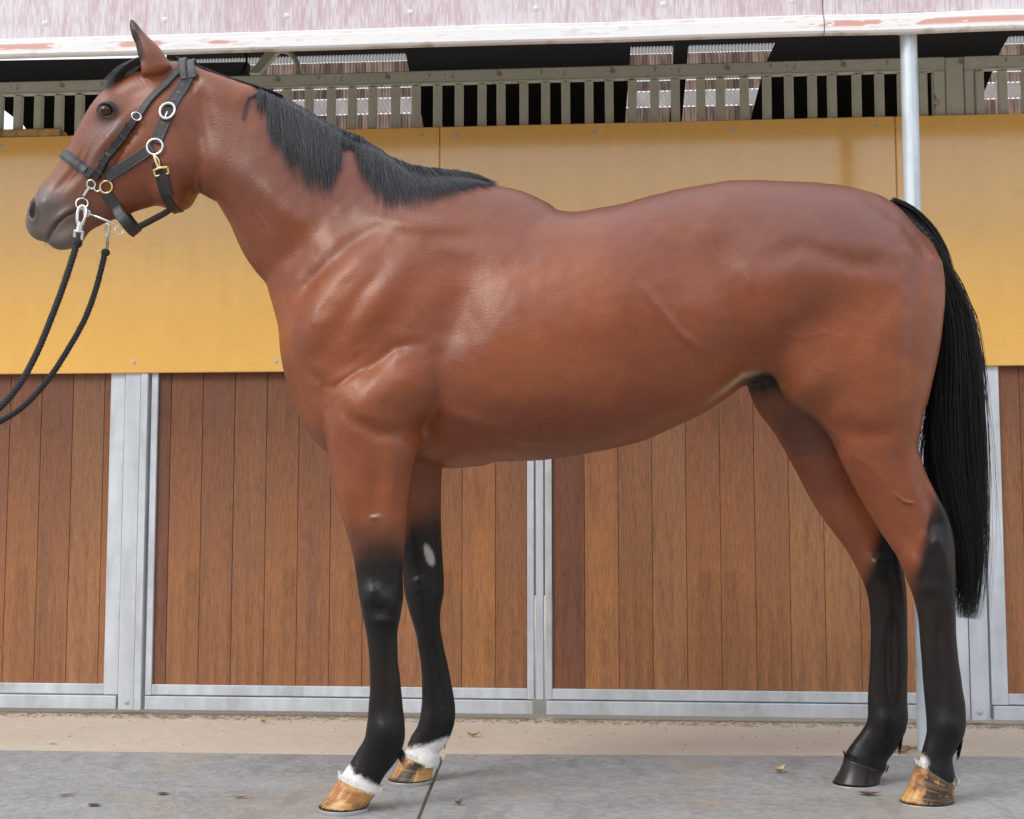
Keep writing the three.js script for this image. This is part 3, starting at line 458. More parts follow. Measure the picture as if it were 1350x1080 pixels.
both((a, b) => {
  bump(-0.3399, 1.1044, 0.15, 0.09, 0.5, 0.0400, a, b);     // triceps
  bump(-0.4069, 1.084, 0.08, 0.08, 0.4, 0.0100, a, b);
  bump(-0.5208, 1.2153, 0.06, 0.10, 0.2, 0.0260, a, b);     // breast
  bump(-0.4841, 1.3647, 0.20, 0.075, 0.9, 0.0330, a, b);     // shoulder blade ridge
  bump(-0.3604, 1.3543, 0.20, 0.05, 0.95, 0.0235, a, b);
  bump(-0.2315, 1.0208, 0.06, 0.06, 0, -0.0189, a, b);
  bump(-0.152, 1.3052, 0.07, 0.16, -0.3, -0.0282, a, b);   // hollow behind the shoulder
  bump(0.01, 1.2601, 0.20, 0.20, 0, 0.0109, a, b);       // ribs
  bump(-0.1748, 1.5379, 0.10, 0.03, -0.1, -0.0189, a, b);
  bump(-0.2366, 1.5588, 0.14, 0.04, -0.35, 0.0235, a, b);
  bump(0.5388, 1.5662, 0.045, 0.06, 0, 0.0075, a, b);     // point of hip
  bump(0.4866, 1.4468, 0.10, 0.12, 0, -0.0235, a, b);      // flank hollow
  bump(0.6002, 1.3036, 0.045, 0.16, 0.28, -0.0190, a, b);  // flank groove in front of the thigh
  bump(0.867, 1.4508, 0.26, 0.14, 0.15, 0.0326, a, b);   // gluteal mass
  bump(0.7446, 1.4508, 0.10, 0.14, 0.5, 0.0145, a, b);
  bump(0.6396, 1.5085, 0.07, 0.08, 0.3, -0.0070, a, b);
  bump(0.7613, 1.2452, 0.12, 0.14, 0.3, 0.0330, a, b);    // thigh
  bump(1.0012, 1.2685, 0.10, 0.20, -0.2, 0.0282, a, b);
  bump(0.7955, 1.1188, 0.06, 0.05, 0.6, 0.0235, a, b);    // stifle
  bump(-0.8076, 1.8091, 0.16, 0.05, -0.85, -0.0097, a, b);  // jugular groove
  bump(-0.6725, 1.6727, 0.22, 0.05, -0.75, 0.0163, a, b);
  bump(-0.5886, 1.7815, 0.16, 0.07, -0.6, 0.0075, a, b);
  bump(-0.5958, 1.5212, 0.05, 0.10, -0.7, -0.0163, a, b);
  bump(-0.8916, 1.9191, 0.035, 0.11, 0.25, -0.0169, a, b);  // behind the cheek
  bump(-0.9652, 1.7515, 0.07, 0.08, 0.3, 0.0101, a, b);     // cheek
  bump(-1.1501, 1.9379, 0.040, 0.030, -0.2, 0.0220, a, b);  // orbit
  bump(-1.0757, 1.9776, 0.05, 0.03, 0.4, -0.0075, a, b);  // temple hollow
  bump(-1.096, 1.8391, 0.05, 0.02, 0.9, -0.0085, a, b);
  bump(-1.1737, 1.8091, 0.10, 0.014, 0.9, 0.0101, a, b);    // facial crest
  bump(-1.2296, 1.757, 0.06, 0.018, 0.7, -0.0085, a, b);
  bump(-1.3315, 1.6677, 0.030, 0.030, 0, 0.0135, a, b);      // nostril wing
  bump(-1.2785, 1.6303, 0.030, 0.014, 0.7, 0.0085, a, b);
});
line([[-0.3519, 1.5801], [-0.4547, 1.5109], [-0.5426, 1.4273], [-0.5946, 1.3576]], 0.0120, 0.0280);
line([[-0.3284, 1.4651], [-0.3995, 1.3821], [-0.4559, 1.2891], [-0.507, 1.2092]], 0.0043, 0.0259);
line([[-0.4205, 1.4339], [-0.4812, 1.3614], [-0.5244, 1.292]], 0.0027, 0.0210);
line([[-0.2408, 1.2398], [-0.3136, 1.2276], [-0.3699, 1.1828], [-0.3978, 1.1422]], 0.0084, 0.0175);
line([[-0.2016, 1.2019], [-0.1912, 1.1209], [-0.2109, 1.0503], [-0.2817, 1.0006], [-0.3532, 0.9972], [-0.4141, 1.0296], [-0.4678, 1.0737]], 0.0131, 0.0210);
line([[-0.56, 1.1783], [-0.5114, 1.1412], [-0.4944, 1.084], [-0.4896, 1.0228]], 0.0097, 0.0158);
line([[-0.5194, 1.1351], [-0.4785, 1.1207], [-0.4315, 1.1514], [-0.3832, 1.1881]], 0.0049, 0.0105);
line([[-0.1909, 1.0604], [-0.1302, 1.0435], [-0.07, 1.0195], [0.0499, 0.9948]], -0.0049, 0.0175);
line([[-0.11, 0.9954], [0.0498, 0.9629], [0.2293, 0.9888]], 0.0049, 0.0262);
line([[0.35, 1.3783], [0.3934, 1.3137], [0.4421, 1.2587], [0.4992, 1.2197]], -0.0071, 0.0123);
line([[1.1163, 1.5046], [1.0946, 1.396], [1.0709, 1.2713], [1.0448, 1.1268]], 0.0071, 0.0245);
line([[0.9646, 1.6686], [1.083, 1.589], [1.1291, 1.5087], [1.1483, 1.4278]], 0.0071, 0.0280);
line([[0.661, 1.4488], [0.7634, 1.49], [0.905, 1.4488], [1.0363, 1.4547]], 0.0105, 0.0312);
line([[0.8634, 1.0228], [0.944, 0.9923], [1.052, 1.0036]], 0.0071, 0.0262);
line([[1.0266, 0.8409], [1.0568, 0.8164], [1.0865, 0.8123]], -0.0059, 0.0040);
line([[1.1158, 0.8618], [1.1487, 0.7794], [1.1599, 0.7343]], 0.0097, 0.0175);
line([[1.1023, 0.7384], [1.1385, 0.7056], [1.1676, 0.7138]], -0.0097, 0.0227);
line([[1.1553, 0.5131], [1.1567, 0.4115], [1.1611, 0.2702]], 0.0093, 0.0123);
line([[1.098, 0.4838], [1.0978, 0.3866], [1.0945, 0.2469]], 0.0093, 0.0123, -0.114, 0.0);
line([[1.0429, 0.6577], [1.0772, 0.625]], -0.0084, 0.0227, -0.114, 0.0);
line([[-0.4488, 0.9423], [-0.4161, 0.8607], [-0.3949, 0.7596]], 0.0060, 0.0210, 0.17);
line([[-0.3737, 0.7758], [-0.3495, 0.7799]], -0.0077, 0.0040, 0.17);
line([[-0.3703, 0.5983], [-0.3539, 0.5682], [-0.3254, 0.5481]], -0.0071, 0.0210, 0.17);
line([[-0.3758, 0.5381], [-0.3373, 0.5261]], 0.0049, 0.0123, 0.17);
line([[-0.3349, 0.4682], [-0.3301, 0.3786], [-0.3231, 0.2498]], 0.0093, 0.0105, 0.17);
line([[-0.2823, 0.6005], [-0.2643, 0.5521]], -0.0071, 0.0210, -0.17, 0.0);
line([[-0.237, 0.4291], [-0.2233, 0.3482], [-0.2073, 0.2284]], 0.0093, 0.0105, -0.17, 0.0);
line([[-0.3408, 0.2044], [-0.3066, 0.1906]], -0.0036, 0.0175, 0.17);
// veins
for (const [p, z0] of [[[[-0.1502, 1.0355], [-0.07, 1.0074], [0.0299, 0.9788], [0.1495, 0.9788]], 0.02], [[[0.721, 1.2657], [0.7817, 1.2493], [0.8267, 1.2657], [0.8833, 1.2534]], 0.02], [[[0.7808, 1.2044], [0.8308, 1.1636], [0.8853, 1.1534]], 0.02], [[[-0.4361, 1.2044], [-0.4079, 1.2289], [-0.3713, 1.2207]], 0.02], [[[-0.5004, 1.252], [-0.4878, 1.2232], [-0.4672, 1.2068]], 0.02], [[[-0.4518, 0.901], [-0.4441, 0.8202], [-0.4243, 0.7393]], 0.17], [[[-0.3132, 0.9209], [-0.3176, 0.8403], [-0.3108, 0.7595]], 0.17], [[[0.8863, 0.9632], [0.9509, 0.9223], [1.0138, 0.8613], [1.0533, 0.7589]], 0.118], [[[-1.085, 1.8281], [-1.1057, 1.7952], [-1.1121, 1.7542]], 0.02], [[[-1.1921, 1.853], [-1.2157, 1.801], [-1.2439, 1.7597], [-1.2794, 1.728]], 0.02], [[[-0.7362, 1.651], [-0.6863, 1.5837], [-0.6537, 1.5171]], 0.02]]) line(p, -0.0013, 0.006, z0);
for (const [a, b] of [[0.008, 9], [-9, -0.008]]) {
  line([[-1.3282, 1.5754], [-1.2992, 1.6095], [-1.2699, 1.6325], [-1.2422, 1.6479]], 0.008, 0.0055, a, b);   // mouth
  line([[-0.909, 1.7105], [-0.8888, 1.7762], [-0.8989, 1.853], [-0.9305, 1.9191]], 0.006, 0.012, a, b);   // jowl edge
  line([[-1.0878, 1.8201], [-1.1298, 1.7762], [-1.1788, 1.7131]], 0.003, 0.008, a, b);
  line([[-1.1501, 1.8544], [-1.1307, 1.8091], [-1.1543, 1.7636]], -0.0025, 0.005, a, b);
  line([[-1.2206, 1.823], [-1.2484, 1.7663], [-1.3065, 1.7029]], 0.003, 0.009, a, b);
}
line([[-1.0816, 2.1559], [-1.0696, 2.1112], [-1.0556, 2.0689]], 0.012, 0.008, 0.05);
// holes: eye sockets and nostrils
const EYE = [-1.1541, 1.9269, 9], NOS = [-1.3717, 1.6525, 0.04];
// what can matter inside one 4 cm block, worked out once per block
const CELLS = new Map(), BS = 0.04, BR = BS * 0.87;
function localField(x, y, z) {
  const i = Math.floor(x / BS), j = Math.floor(y / BS), k = Math.floor(z / BS), key = ((i + 256) * 1024 + j + 256) * 1024 + k + 256;
  let L = CELLS.get(key); if (L) return L;
  const cx = (i + 0.5) * BS, cy = (j + 0.5) * BS, cz = (k + 0.5) * BS, one = { segs: null, sg: 1, cap: 1 };
  const ch = []; let dm = 1e9;
  for (const o of ORDER) {
    if (dBox(o.c.bb, cx, cy, cz) > 0.5) { if (dm > 1e8 || true) continue; }
    one.sg = o.c.sg; one.cap = o.c.cap; const ds = o.c.segs.map(s => { one.segs = [s]; return dChain(one, cx, cy, cz); }), m = Math.min(...ds);
    dm = Math.min(dm, m); ch.push({ m, k: o.k, c: { sg: o.c.sg, cap: o.c.cap, segs: o.c.segs.filter((s, q) => ds[q] <= m + 2.5 * BR) } });
  }
  L = { chains: ch.filter(o => o.m <= dm + 2.5 * BR + Math.max(o.k, 0.07)), far: dm, blobs: [], lines: [] };
  if (Math.abs(dm) < 0.2) {
    L.blobs = blobs.filter(b => Math.abs(cx - b[0]) < b[9] + BS && Math.abs(cy - b[1]) < b[9] + BS && cz + BS > b[7] && cz - BS < b[8]);
    L.lines = lines.filter(l => cx > l.bb[0] - BS && cx < l.bb[2] + BS && cy > l.bb[1] - BS && cy < l.bb[3] + BS && cz + BS > l.z0 && cz - BS < l.z1);
  }
  CELLS.set(key, L); return L;
}
function relief(x, y, z, L) {
  let d = 0;
  for (const b of L.blobs) {
    if (z < b[7] || z > b[8]) continue; const dx = x - b[0], dy = y - b[1]; if (dx > b[9] || dx < -b[9] || dy > b[9] || dy < -b[9]) continue;
    const u = (dx * b[2] + dy * b[3]) * b[4], v = (-dx * b[3] + dy * b[2]) * b[5], q = u * u + v * v; if (q > 5) continue;
    const zs = (b[7] > -5 ? sstep(b[7], b[7] + (b[7] === 0.01 ? 0.04 : 0.026), z) : 1) * (b[8] === -0.01 ? sstep(0.01, 0.05, -z) : 1);
    d -= b[6] * zs * (Math.exp(-q) - 0.0067);
  }
  for (const l of L.lines) {
    if (z < l.z0 || z > l.z1 || x < l.bb[0] || x > l.bb[2] || y < l.bb[1] || y > l.bb[3]) continue;
    let m = 1e9, tp = 1; const P = l.pts, n = P.length - 1;
    for (let i = 0; i < n; i++) { const ax = P[i][0], ay = P[i][1], ex = P[i + 1][0] - ax, ey = P[i + 1][1] - ay, t = clamp(((x - ax) * ex + (y - ay) * ey) / (ex * ex + ey * ey), 0, 1), q = (x - ax - ex * t) ** 2 + (y - ay - ey * t) ** 2; if (q < m) { m = q; tp = (i + t) / n; } }
    const fade = Math.min(1, 0.25 + 3.2 * Math.min(tp, 1 - tp)), zs = sstep(0, 0.02, z - l.z0) * sstep(0, 0.02, l.z1 - z);
    d += l.A * fade * zs * Math.exp(-m / (l.w * l.w));
  }
  return d;
}
let WITH = 3, MASS = 0;    // 1: only the smooth masses; MASS keeps their value
function F(x, y, z) {
  let d = 1e9; const L = localField(x, y, z);
  if (!L.chains.length) return 0.35;
  for (const { c, k } of L.chains) {
    const e = dChain(c, x, y, z);
    if (k === 0 || d > 1e8) d = Math.min(d, e); else { const h = Math.max(k - Math.abs(d - e), 0) / k; d = Math.min(d, e) - h * h * k * 0.25; }
  }
  MASS = d; if (WITH === 1) return d;
  if (d < 0.09 && d > -0.09) {
    d += relief(x, y, z, L);
    if (x > -0.85 && y > 0.75 && d < 0.02 && d > -0.02) d -= (0.0022 * (vnoise(x * 13 + 5, y * 11 + z * 3, 4096, 4096, 44) - 0.5) + 0.0018 * (vnoise(x * 34 + z * 9, y * 30, 4096, 4096, 45) - 0.5)) * sstep(0.75, 0.9, y) * sstep(-0.85, -0.7, x);
    if (y < 0.75 && d < 0.02 && d > -0.02) d -= 0.0016 * (vnoise(x * 60 + z * 20, y * 26, 4096, 4096, 47) - 0.5);
    if (x < -0.9) {
      const az = Math.abs(z);
      const ex = (x - EYE[0]) / 0.0215, ey = (y - EYE[1] + 0.18 * (x - EYE[0])) / 0.0148, ez = (az - EYE[2]) / 0.03, q = Math.sqrt(ex * ex + ey * ey + ez * ez);
      if (q < 2) { const hole = (1 - q) * 0.017; const lid = Math.exp(-((q - 1.45) ** 2) / 0.09) * (y > EYE[1] ? 0.005 : 0.0025); d -= lid; const h2 = Math.max(0.006 - Math.abs(d - hole), 0) / 0.006; d = Math.max(d, hole) + h2 * h2 * 0.0015; }
      const nx = x - NOS[0], ny = y - NOS[1], nc = 0.97, ns = 0.22, u = (nx * nc + ny * ns) / 0.013, v = (-nx * ns + ny * nc) / 0.027, w = (az - NOS[2]) / 0.022, qn = Math.sqrt(u * u + v * v + w * w);
      if (qn < 2.2) { d -= 0.004 * Math.exp(-((qn - 1.4) ** 2) / 0.1); const hole = (1 - qn) * 0.013, h3 = Math.max(0.006 - Math.abs(d - hole), 0) / 0.006; d = Math.max(d, hole) + h3 * h3 * 0.0015; }
    }
  }
  return d;
}
EYE[2] = surfZ(EYE[0], EYE[1]) - 0.004; CELLS.clear();
function grad(x, y, z, e = 0.002) { const gx = F(x + e, y, z) - F(x - e, y, z), gy = F(x, y + e, z) - F(x, y - e, z), gz = F(x, y, z + e) - F(x, y, z - e), i = 1 / (2 * e); return [gx * i, gy * i, gz * i]; }
function surfZ(x, y, zs = 0.42) {                        // nearest skin point on the side that shows, or null
  let z = zs; for (let i = 0; i < 60 && z > -0.25; i++) { const d = F(x, y, z); if (d < 0.0006) return z; z -= Math.max(d * 0.7, 0.001); } return null;
}
function surfRay(o, dir, r0 = 0.32) {                    // march inwards to o, return the distance from o
  let r = r0; for (let i = 0; i < 90 && r > 0; i++) { const d = F(o[0] + dir[0] * r, o[1] + dir[1] * r, o[2] + dir[2] * r); if (d < 0.0006) return r; r -= Math.max(d * 0.7, 0.0008); } return Math.max(r, 0.005);
}
// ---- skin mesh by surface nets over the blocks that the skin crosses
function skin(cell, lo, hi) {
  const B = 8, n = [0, 1, 2].map(k => Math.ceil((hi[k] - lo[k]) / (cell * B))), NX = n[0] * B + 2, NY = n[1] * B + 2, NZ = n[2] * B + 2;
  const vid = new Map(), pos = [], edges = [], s = B + 1, val = new Float32Array(s * s * s), half = cell * B * 0.87;
  const key = (i, j, k) => (i * NY + j) * NZ + k;
  for (let bi = 0; bi < n[0]; bi++) for (let bj = 0; bj < n[1]; bj++) for (let bk = 0; bk < n[2]; bk++) {
    const cx = lo[0] + (bi + 0.5) * B * cell, cy = lo[1] + (bj + 0.5) * B * cell, cz = lo[2] + (bk + 0.5) * B * cell;
    if (Math.abs(F(cx, cy, cz)) > half * 1.9 + 0.02) continue;
    for (let i = 0; i < s; i++) for (let j = 0; j < s; j++) for (let k = 0; k < s; k++) val[(i * s + j) * s + k] = F(lo[0] + (bi * B + i) * cell, lo[1] + (bj * B + j) * cell, lo[2] + (bk * B + k) * cell);
    for (let i = 0; i < B; i++) for (let j = 0; j < B; j++) for (let k = 0; k < B; k++) {
      const o = (i * s + j) * s + k, v = [val[o], val[o + s * s], val[o + s], val[o + s * s + s], val[o + 1], val[o + s * s + 1], val[o + s + 1], val[o + s * s + s + 1]];
      let m = 0; for (let q = 0; q < 8; q++) if (v[q] < 0) m |= 1 << q; if (m === 0 || m === 255) continue;
      let sx = 0, sy = 0, sz = 0, c = 0;
      for (const [a, b] of EDG) if ((v[a] < 0) !== (v[b] < 0)) { const t = v[a] / (v[a] - v[b]); sx += (a & 1) + t * ((b & 1) - (a & 1)); sy += ((a >> 1) & 1) + t * (((b >> 1) & 1) - ((a >> 1) & 1)); sz += (a >> 2) + t * ((b >> 2) - (a >> 2)); c++; }
      const I = bi * B + i, J = bj * B + j, K = bk * B + k;
      vid.set(key(I, J, K), pos.length / 3); pos.push(lo[0] + (I + sx / c) * cell, lo[1] + (J + sy / c) * cell, lo[2] + (K + sz / c) * cell);
      if ((v[0] < 0) !== (v[1] < 0)) edges.push(I, J, K, 0, v[0] < 0 ? 1 : 0); if ((v[0] < 0) !== (v[2] < 0)) edges.push(I, J, K, 1, v[0] < 0 ? 1 : 0); if ((v[0] < 0) !== (v[4] < 0)) edges.push(I, J, K, 2, v[0] < 0 ? 1 : 0);
    }
  }
  const idx = [];
  for (let e = 0; e < edges.length; e += 5) {
    const I = edges[e], J = edges[e + 1], K = edges[e + 2], ax = edges[e + 3], f = edges[e + 4];
    const q = ax === 0 ? [[I, J, K], [I, J - 1, K], [I, J - 1, K - 1], [I, J, K - 1]] : ax === 1 ? [[I, J, K], [I, J, K - 1], [I - 1, J, K - 1], [I - 1, J, K]] : [[I, J, K], [I - 1, J, K], [I - 1, J - 1, K], [I, J - 1, K]];
    const w = q.map(p => vid.get(key(...p))); if (w.some(x => x === undefined)) continue;
    if (f) idx.push(w[0], w[1], w[2], w[0], w[2], w[3]); else idx.push(w[0], w[2], w[1], w[0], w[3], w[2]);
  }
  const nor = new Float32Array(pos.length);
  for (let i = 0; i < pos.length; i += 3) {
    let x = pos[i], y = pos[i + 1], z = pos[i + 2], g;
    g = grad(x, y, z); { const d = F(x, y, z), l2 = Math.max(0.2, g[0] * g[0] + g[1] * g[1] + g[2] * g[2]), st = clamp(d / l2, -cell * 0.6, cell * 0.6); x -= g[0] * st; y -= g[1] * st; z -= g[2] * st; }
    if (y > 0.72 && y < 2.03) {     // shading normal: broad gradient for the masses, fine one for the relief
      const w = sstep(0.72, 0.9, y) * (1 - sstep(1.97, 2.03, y)), e = 0.003, v = [0, 0, 0], m = [0, 0, 0];
      for (let k = 0; k < 3; k++) { const dx = k === 0 ? e : 0, dy = k === 1 ? e : 0, dz = k === 2 ? e : 0; v[k] = F(x + dx, y + dy, z + dz); m[k] = MASS; v[k] = (v[k] - F(x - dx, y - dy, z - dz)) / (2 * e); m[k] = (m[k] - MASS) / (2 * e); }
      WITH = 1; const a = grad(x, y, z, mix(0.009, 0.014, sstep(-0.95, -0.7, x))); WITH = 3; g = [0, 1, 2].map(k => v[k] + w * (a[k] - m[k]));
    } else g = grad(x, y, z, 0.003);
    const l = Math.hypot(...g) || 1; pos[i] = x; pos[i + 1] = y; pos[i + 2] = z; nor[i] = g[0] / l; nor[i + 1] = g[1] / l; nor[i + 2] = g[2] / l;
  }
  return { pos: new Float32Array(pos), nor, idx };
}
const EDG = [[0, 1], [2, 3], [4, 5], [6, 7], [0, 2], [1, 3], [4, 6], [5, 7], [0, 4], [1, 5], [2, 6], [3, 7]];
// ---- coat colours (linear base colours, by place on the animal, some body shade painted in)
const BAY = [0.190, 0.052, 0.0205], BLACK = [0.0105, 0.0095, 0.0100], MUZ = [0.115, 0.098, 0.092], WHITE = [0.74, 0.72, 0.69];
const near = (x, y, p, r) => { const dx = (x - p[0]) / r[0], dy = (y - p[1]) / (r[1] || r[0]); return Math.exp(-(dx * dx + dy * dy)); };
function coat(x, y, z, ny) {
  const n1 = n3(x * 9, y * 9, z * 9, 61), n2 = n3(x * 38, y * 38, z * 38, 67), hair = vnoise(x * 170 + y * 60, y * 420 - x * 40, 1 << 20, 1 << 20, 71);
  let c = BAY.slice();
  c = mix3(c, [0.255, 0.076, 0.025], sstep(0.42, 0.66, n1) * 0.55);                      // warmer, lighter areas
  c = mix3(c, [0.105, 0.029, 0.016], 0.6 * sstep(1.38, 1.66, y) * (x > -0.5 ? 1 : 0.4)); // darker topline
  c = mix3(c, [0.10, 0.030, 0.016], 0.6 * near(x, y, [-0.7419, 1.7433], [0.22, 0.18]) + 0.30 * near(x, y, [0.6923, 1.5004], [0.16, 0.14]) * (0.5 + n1));  // darker neck and hip, partly shade painted into the coat
  c = mix3(c, [0.098, 0.027, 0.0165], 0.62 * near(x, y, [0.8998, 1.5423], [0.27, 0.15]) * (0.45 + n1) + 0.4 * near(x, y, [-0.1817, 1.1422], [0.07, 0.13]) * (0.4 + n1) + 0.35 * near(x, y, [0.8197, 1.1371], [0.12, 0.06]) + 0.35 * near(x, y, [0.0511, 1.0241], [0.30, 0.06]) * (0.4 + n1));  // darker rump; shade behind shoulder, at stifle and along belly painted in
  const k = 1 + 0.18 * (n2 - 0.5) + 0.16 * (hair - 0.5); c = c.map(q => q * k);
  const blk = (f, w = 1) => { const kk = 0.85 + 0.5 * (n2 - 0.5) + 0.25 * (hair - 0.5); c = mix3(c, mix3(BLACK, [0.026, 0.015, 0.010], 0.4 * sstep(0.5, 0.68, n1) * sstep(0.14, 0.4, y)).map(q => q * kk), clamp(f, 0, 1) * w); };
  const jag = 0.09 * (n3(x * 22, y * 9, z * 22, 75) - 0.5);
  // forelegs
  if (x < 0.05 && x > -0.72 && y < 0.95) {
    if (z > 0) { blk(1 - sstep(0.6411, 0.8041, y + 1.3 * jag + 0.12 * (x - -0.3585))); }
    else blk(1 - sstep(0.5761, 0.7326, y + jag + 0.5 * Math.max(0, -0.2929 - x) - 0.1));
  }
  // hind legs: the black starts higher on the back edge
  if (x > 0.6 && y < 0.98) {
    const xa = z > 0 ? 1.0801 : 1.0191, ya = z > 0 ? 0.5973 : 0.5926;
    blk(1 - sstep(-0.09, 0.08, (y + 1.3 * jag - ya) - 3.2 * (x - xa)));
    if (z > 0) c = mix3(c, [0.2, 0.06, 0.02], 0.35 * near(x, y, [1.0824, 0.5726], [0.02, 0.05]));
  }
  // white coronets and a scar
  const wh = f => { c = mix3(c, WHITE.map(q => q * (0.86 + 0.28 * hair)), clamp(f, 0, 1)); };
  if (y < 0.2) {
    const j2 = 0.012 * (hair - 0.5) + 0.02 * (n2 - 0.5);
    if (x < 0 && z > 0) wh(1 - sstep(-0.006, 0.008, (y + j2 - 0.1138) + 0.62 * (x - -0.4279)));
    else if (x < 0) wh(1 - sstep(-0.008, 0.01, (y + j2 - 0.104) - 0.30 * (x - -0.2824)));
    else if (z > 0) { wh(0.95 * (1 - sstep(0.35, 1.1, Math.hypot((x - 1.0998) / 0.022, (y + j2 - 0.1168) / 0.03)))); wh(0.8 * (1 - sstep(0.3, 1.1, Math.hypot((x - 1.2006) / 0.02, (y - 0.0524) / 0.014)))); }
  }
  if (z < -0.1 && x < 0) { const dx = x - -0.2426, dy = y - 0.6624, u = dx * 0.95 + dy * 0.3, v = -dx * 0.3 + dy * 0.95; c = mix3(c, [0.42, 0.39, 0.36], 0.9 * (1 - sstep(0.7, 1.15, Math.hypot(u / 0.013, v / 0.036) + 0.5 * (n2 - 0.5)))); }
  if (z > 0.12) c = mix3(c, [0.5, 0.42, 0.38], 0.7 * near(x, y, [-0.3616, 0.7778], [0.014, 0.004]));
  if (z > 0.12) c = mix3(c, [0.12, 0.12, 0.14], 0.25 * near(x, y, [-0.365, 0.5829], [0.028, 0.022]) * sstep(0.42, 0.58, n3(x * 90, y * 90, z * 90, 79)));
  // head
  if (x < -0.75 && y > 1.3) {
    const mz = 1 - sstep(0.04, 0.19, Math.hypot(x - -1.3441, (y - 1.5996) * 0.85)); c = mix3(c, MUZ.map(q => q * (0.8 + 0.5 * n2)), mz * 0.95);
    c = mix3(c, [0.05, 0.045, 0.045], 0.8 * near(x, y, [-1.3656, 1.6501], [0.028, 0.045]));
    c = mix3(c, [0.20, 0.17, 0.155], 0.6 * near(x, y, [-1.2807, 1.582], [0.04, 0.03]));
    { const ML = [[-1.3305, 1.5699], [-1.2992, 1.6095], [-1.2699, 1.6325], [-1.2422, 1.6479]]; let m = 1; for (let i = 0; i < 3; i++) { const ex = ML[i + 1][0] - ML[i][0], ey = ML[i + 1][1] - ML[i][1], t = clamp(((x - ML[i][0]) * ex + (y - ML[i][1]) * ey) / (ex * ex + ey * ey), 0, 1); m = Math.min(m, Math.hypot(x - ML[i][0] - ex * t, y - ML[i][1] - ey * t)); } c = mix3(c, [0.02, 0.016, 0.016], 0.9 * Math.exp(-m * m / (0.0045 * 0.0045))); }
    c = mix3(c, [0.12, 0.1, 0.1], 0.75 * near(x, y, [-1.1378, 1.8764], [0.045, 0.03]));
    c = mix3(c, [0.016, 0.015, 0.016], clamp(2.2 * near(x, y, [-1.1498, 1.9269], [0.029, 0.024]), 0, 0.95));
    c = mix3(c, [0.24, 0.09, 0.045], 0.55 * near(x, y, [-1.28, 1.7625], [0.10, 0.045]));
    c = mix3(c, [0.12, 0.09, 0.085], 0.5 * near(x, y, [-1.1865, 1.757], [0.05, 0.10]));
    // ear rim
    if (y > 2.0582) { const ex = -0.004 + x - mix(-1.0649, -1.0999, clamp((y - 2.0591) / (2.2024 - 2.0591), 0, 1)); blk((1 - sstep(0.012, 0.026, ex)) * sstep(2.0672, 2.0896, y)); blk(sstep(2.1531, 2.1845, y)); c = mix3(c, [0.15, 0.07, 0.055], 0.3); }
    if (Math.abs(z) < 0.05) blk(0.5 * near(x, y, [-1.0412, 2.0898], [0.07, 0.03]));
  }
  // pale fold of the flank, dark skin between the thighs
  if (x > 0.4 && x < 1.1 && y > 0.95 && y < 1.35) {
    const FL = [[0.5383, 1.0836], [0.5879, 1.1247], [0.6376, 1.1618], [0.6828, 1.1659], [0.7355, 1.1268]]; let m = 1;
    for (let i = 0; i < 4; i++) { const ex = FL[i + 1][0] - FL[i][0], ey = FL[i + 1][1] - FL[i][1], t = clamp(((x - FL[i][0]) * ex + (y - FL[i][1]) * ey) / (ex * ex + ey * ey), 0, 1); m = Math.min(m, Math.hypot(x - FL[i][0] - ex * t, y - FL[i][1] - ey * t)); }
    c = mix3(c, [0.50, 0.37, 0.24], 0.95 * sstep(0.08, 0.13, z) * Math.exp(-m * m / (0.0095 * 0.0095)) * near(x, y, [0.6499, 1.1577], [0.10, 0.08]));
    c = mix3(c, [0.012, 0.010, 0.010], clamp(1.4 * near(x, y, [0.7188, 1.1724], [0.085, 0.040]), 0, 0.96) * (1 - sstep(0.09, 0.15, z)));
    if (z < 0.16) c = mix3(c, [0.06, 0.026, 0.014], 0.6 * near(x, y, [0.8336, 1.0374], [0.12, 0.10]) * (z > -0.1 ? 1 : 0));  // shade of the inner thighs painted into the coat
  }
  // thin dark hair root line along the crest
  return c;
}
const specRamp = tex(256, 4, () => 1, false); for (let i = 0; i < 1024; i++) specRamp.image.data[i * 4 + 3] = i % 256; specRamp.wrapS = THREE.ClampToEdgeWrapping; specRamp.channel = 1;   // gloss of the hair, by uv1
const coatMat = phy({ vertexColors: true, roughness: 0.39, specularIntensity: 0.78, specularIntensityMap: specRamp, ior: 1.5,
  bumpMap: tex(512, 512, (u, v) => 0.8 * fbm(u * 60, v * 200, 60, 200, 2, 621) + 0.2 * fbm(u * 10, v * 14, 10, 14, 3, 631), false), bumpScale: 0.00055 });
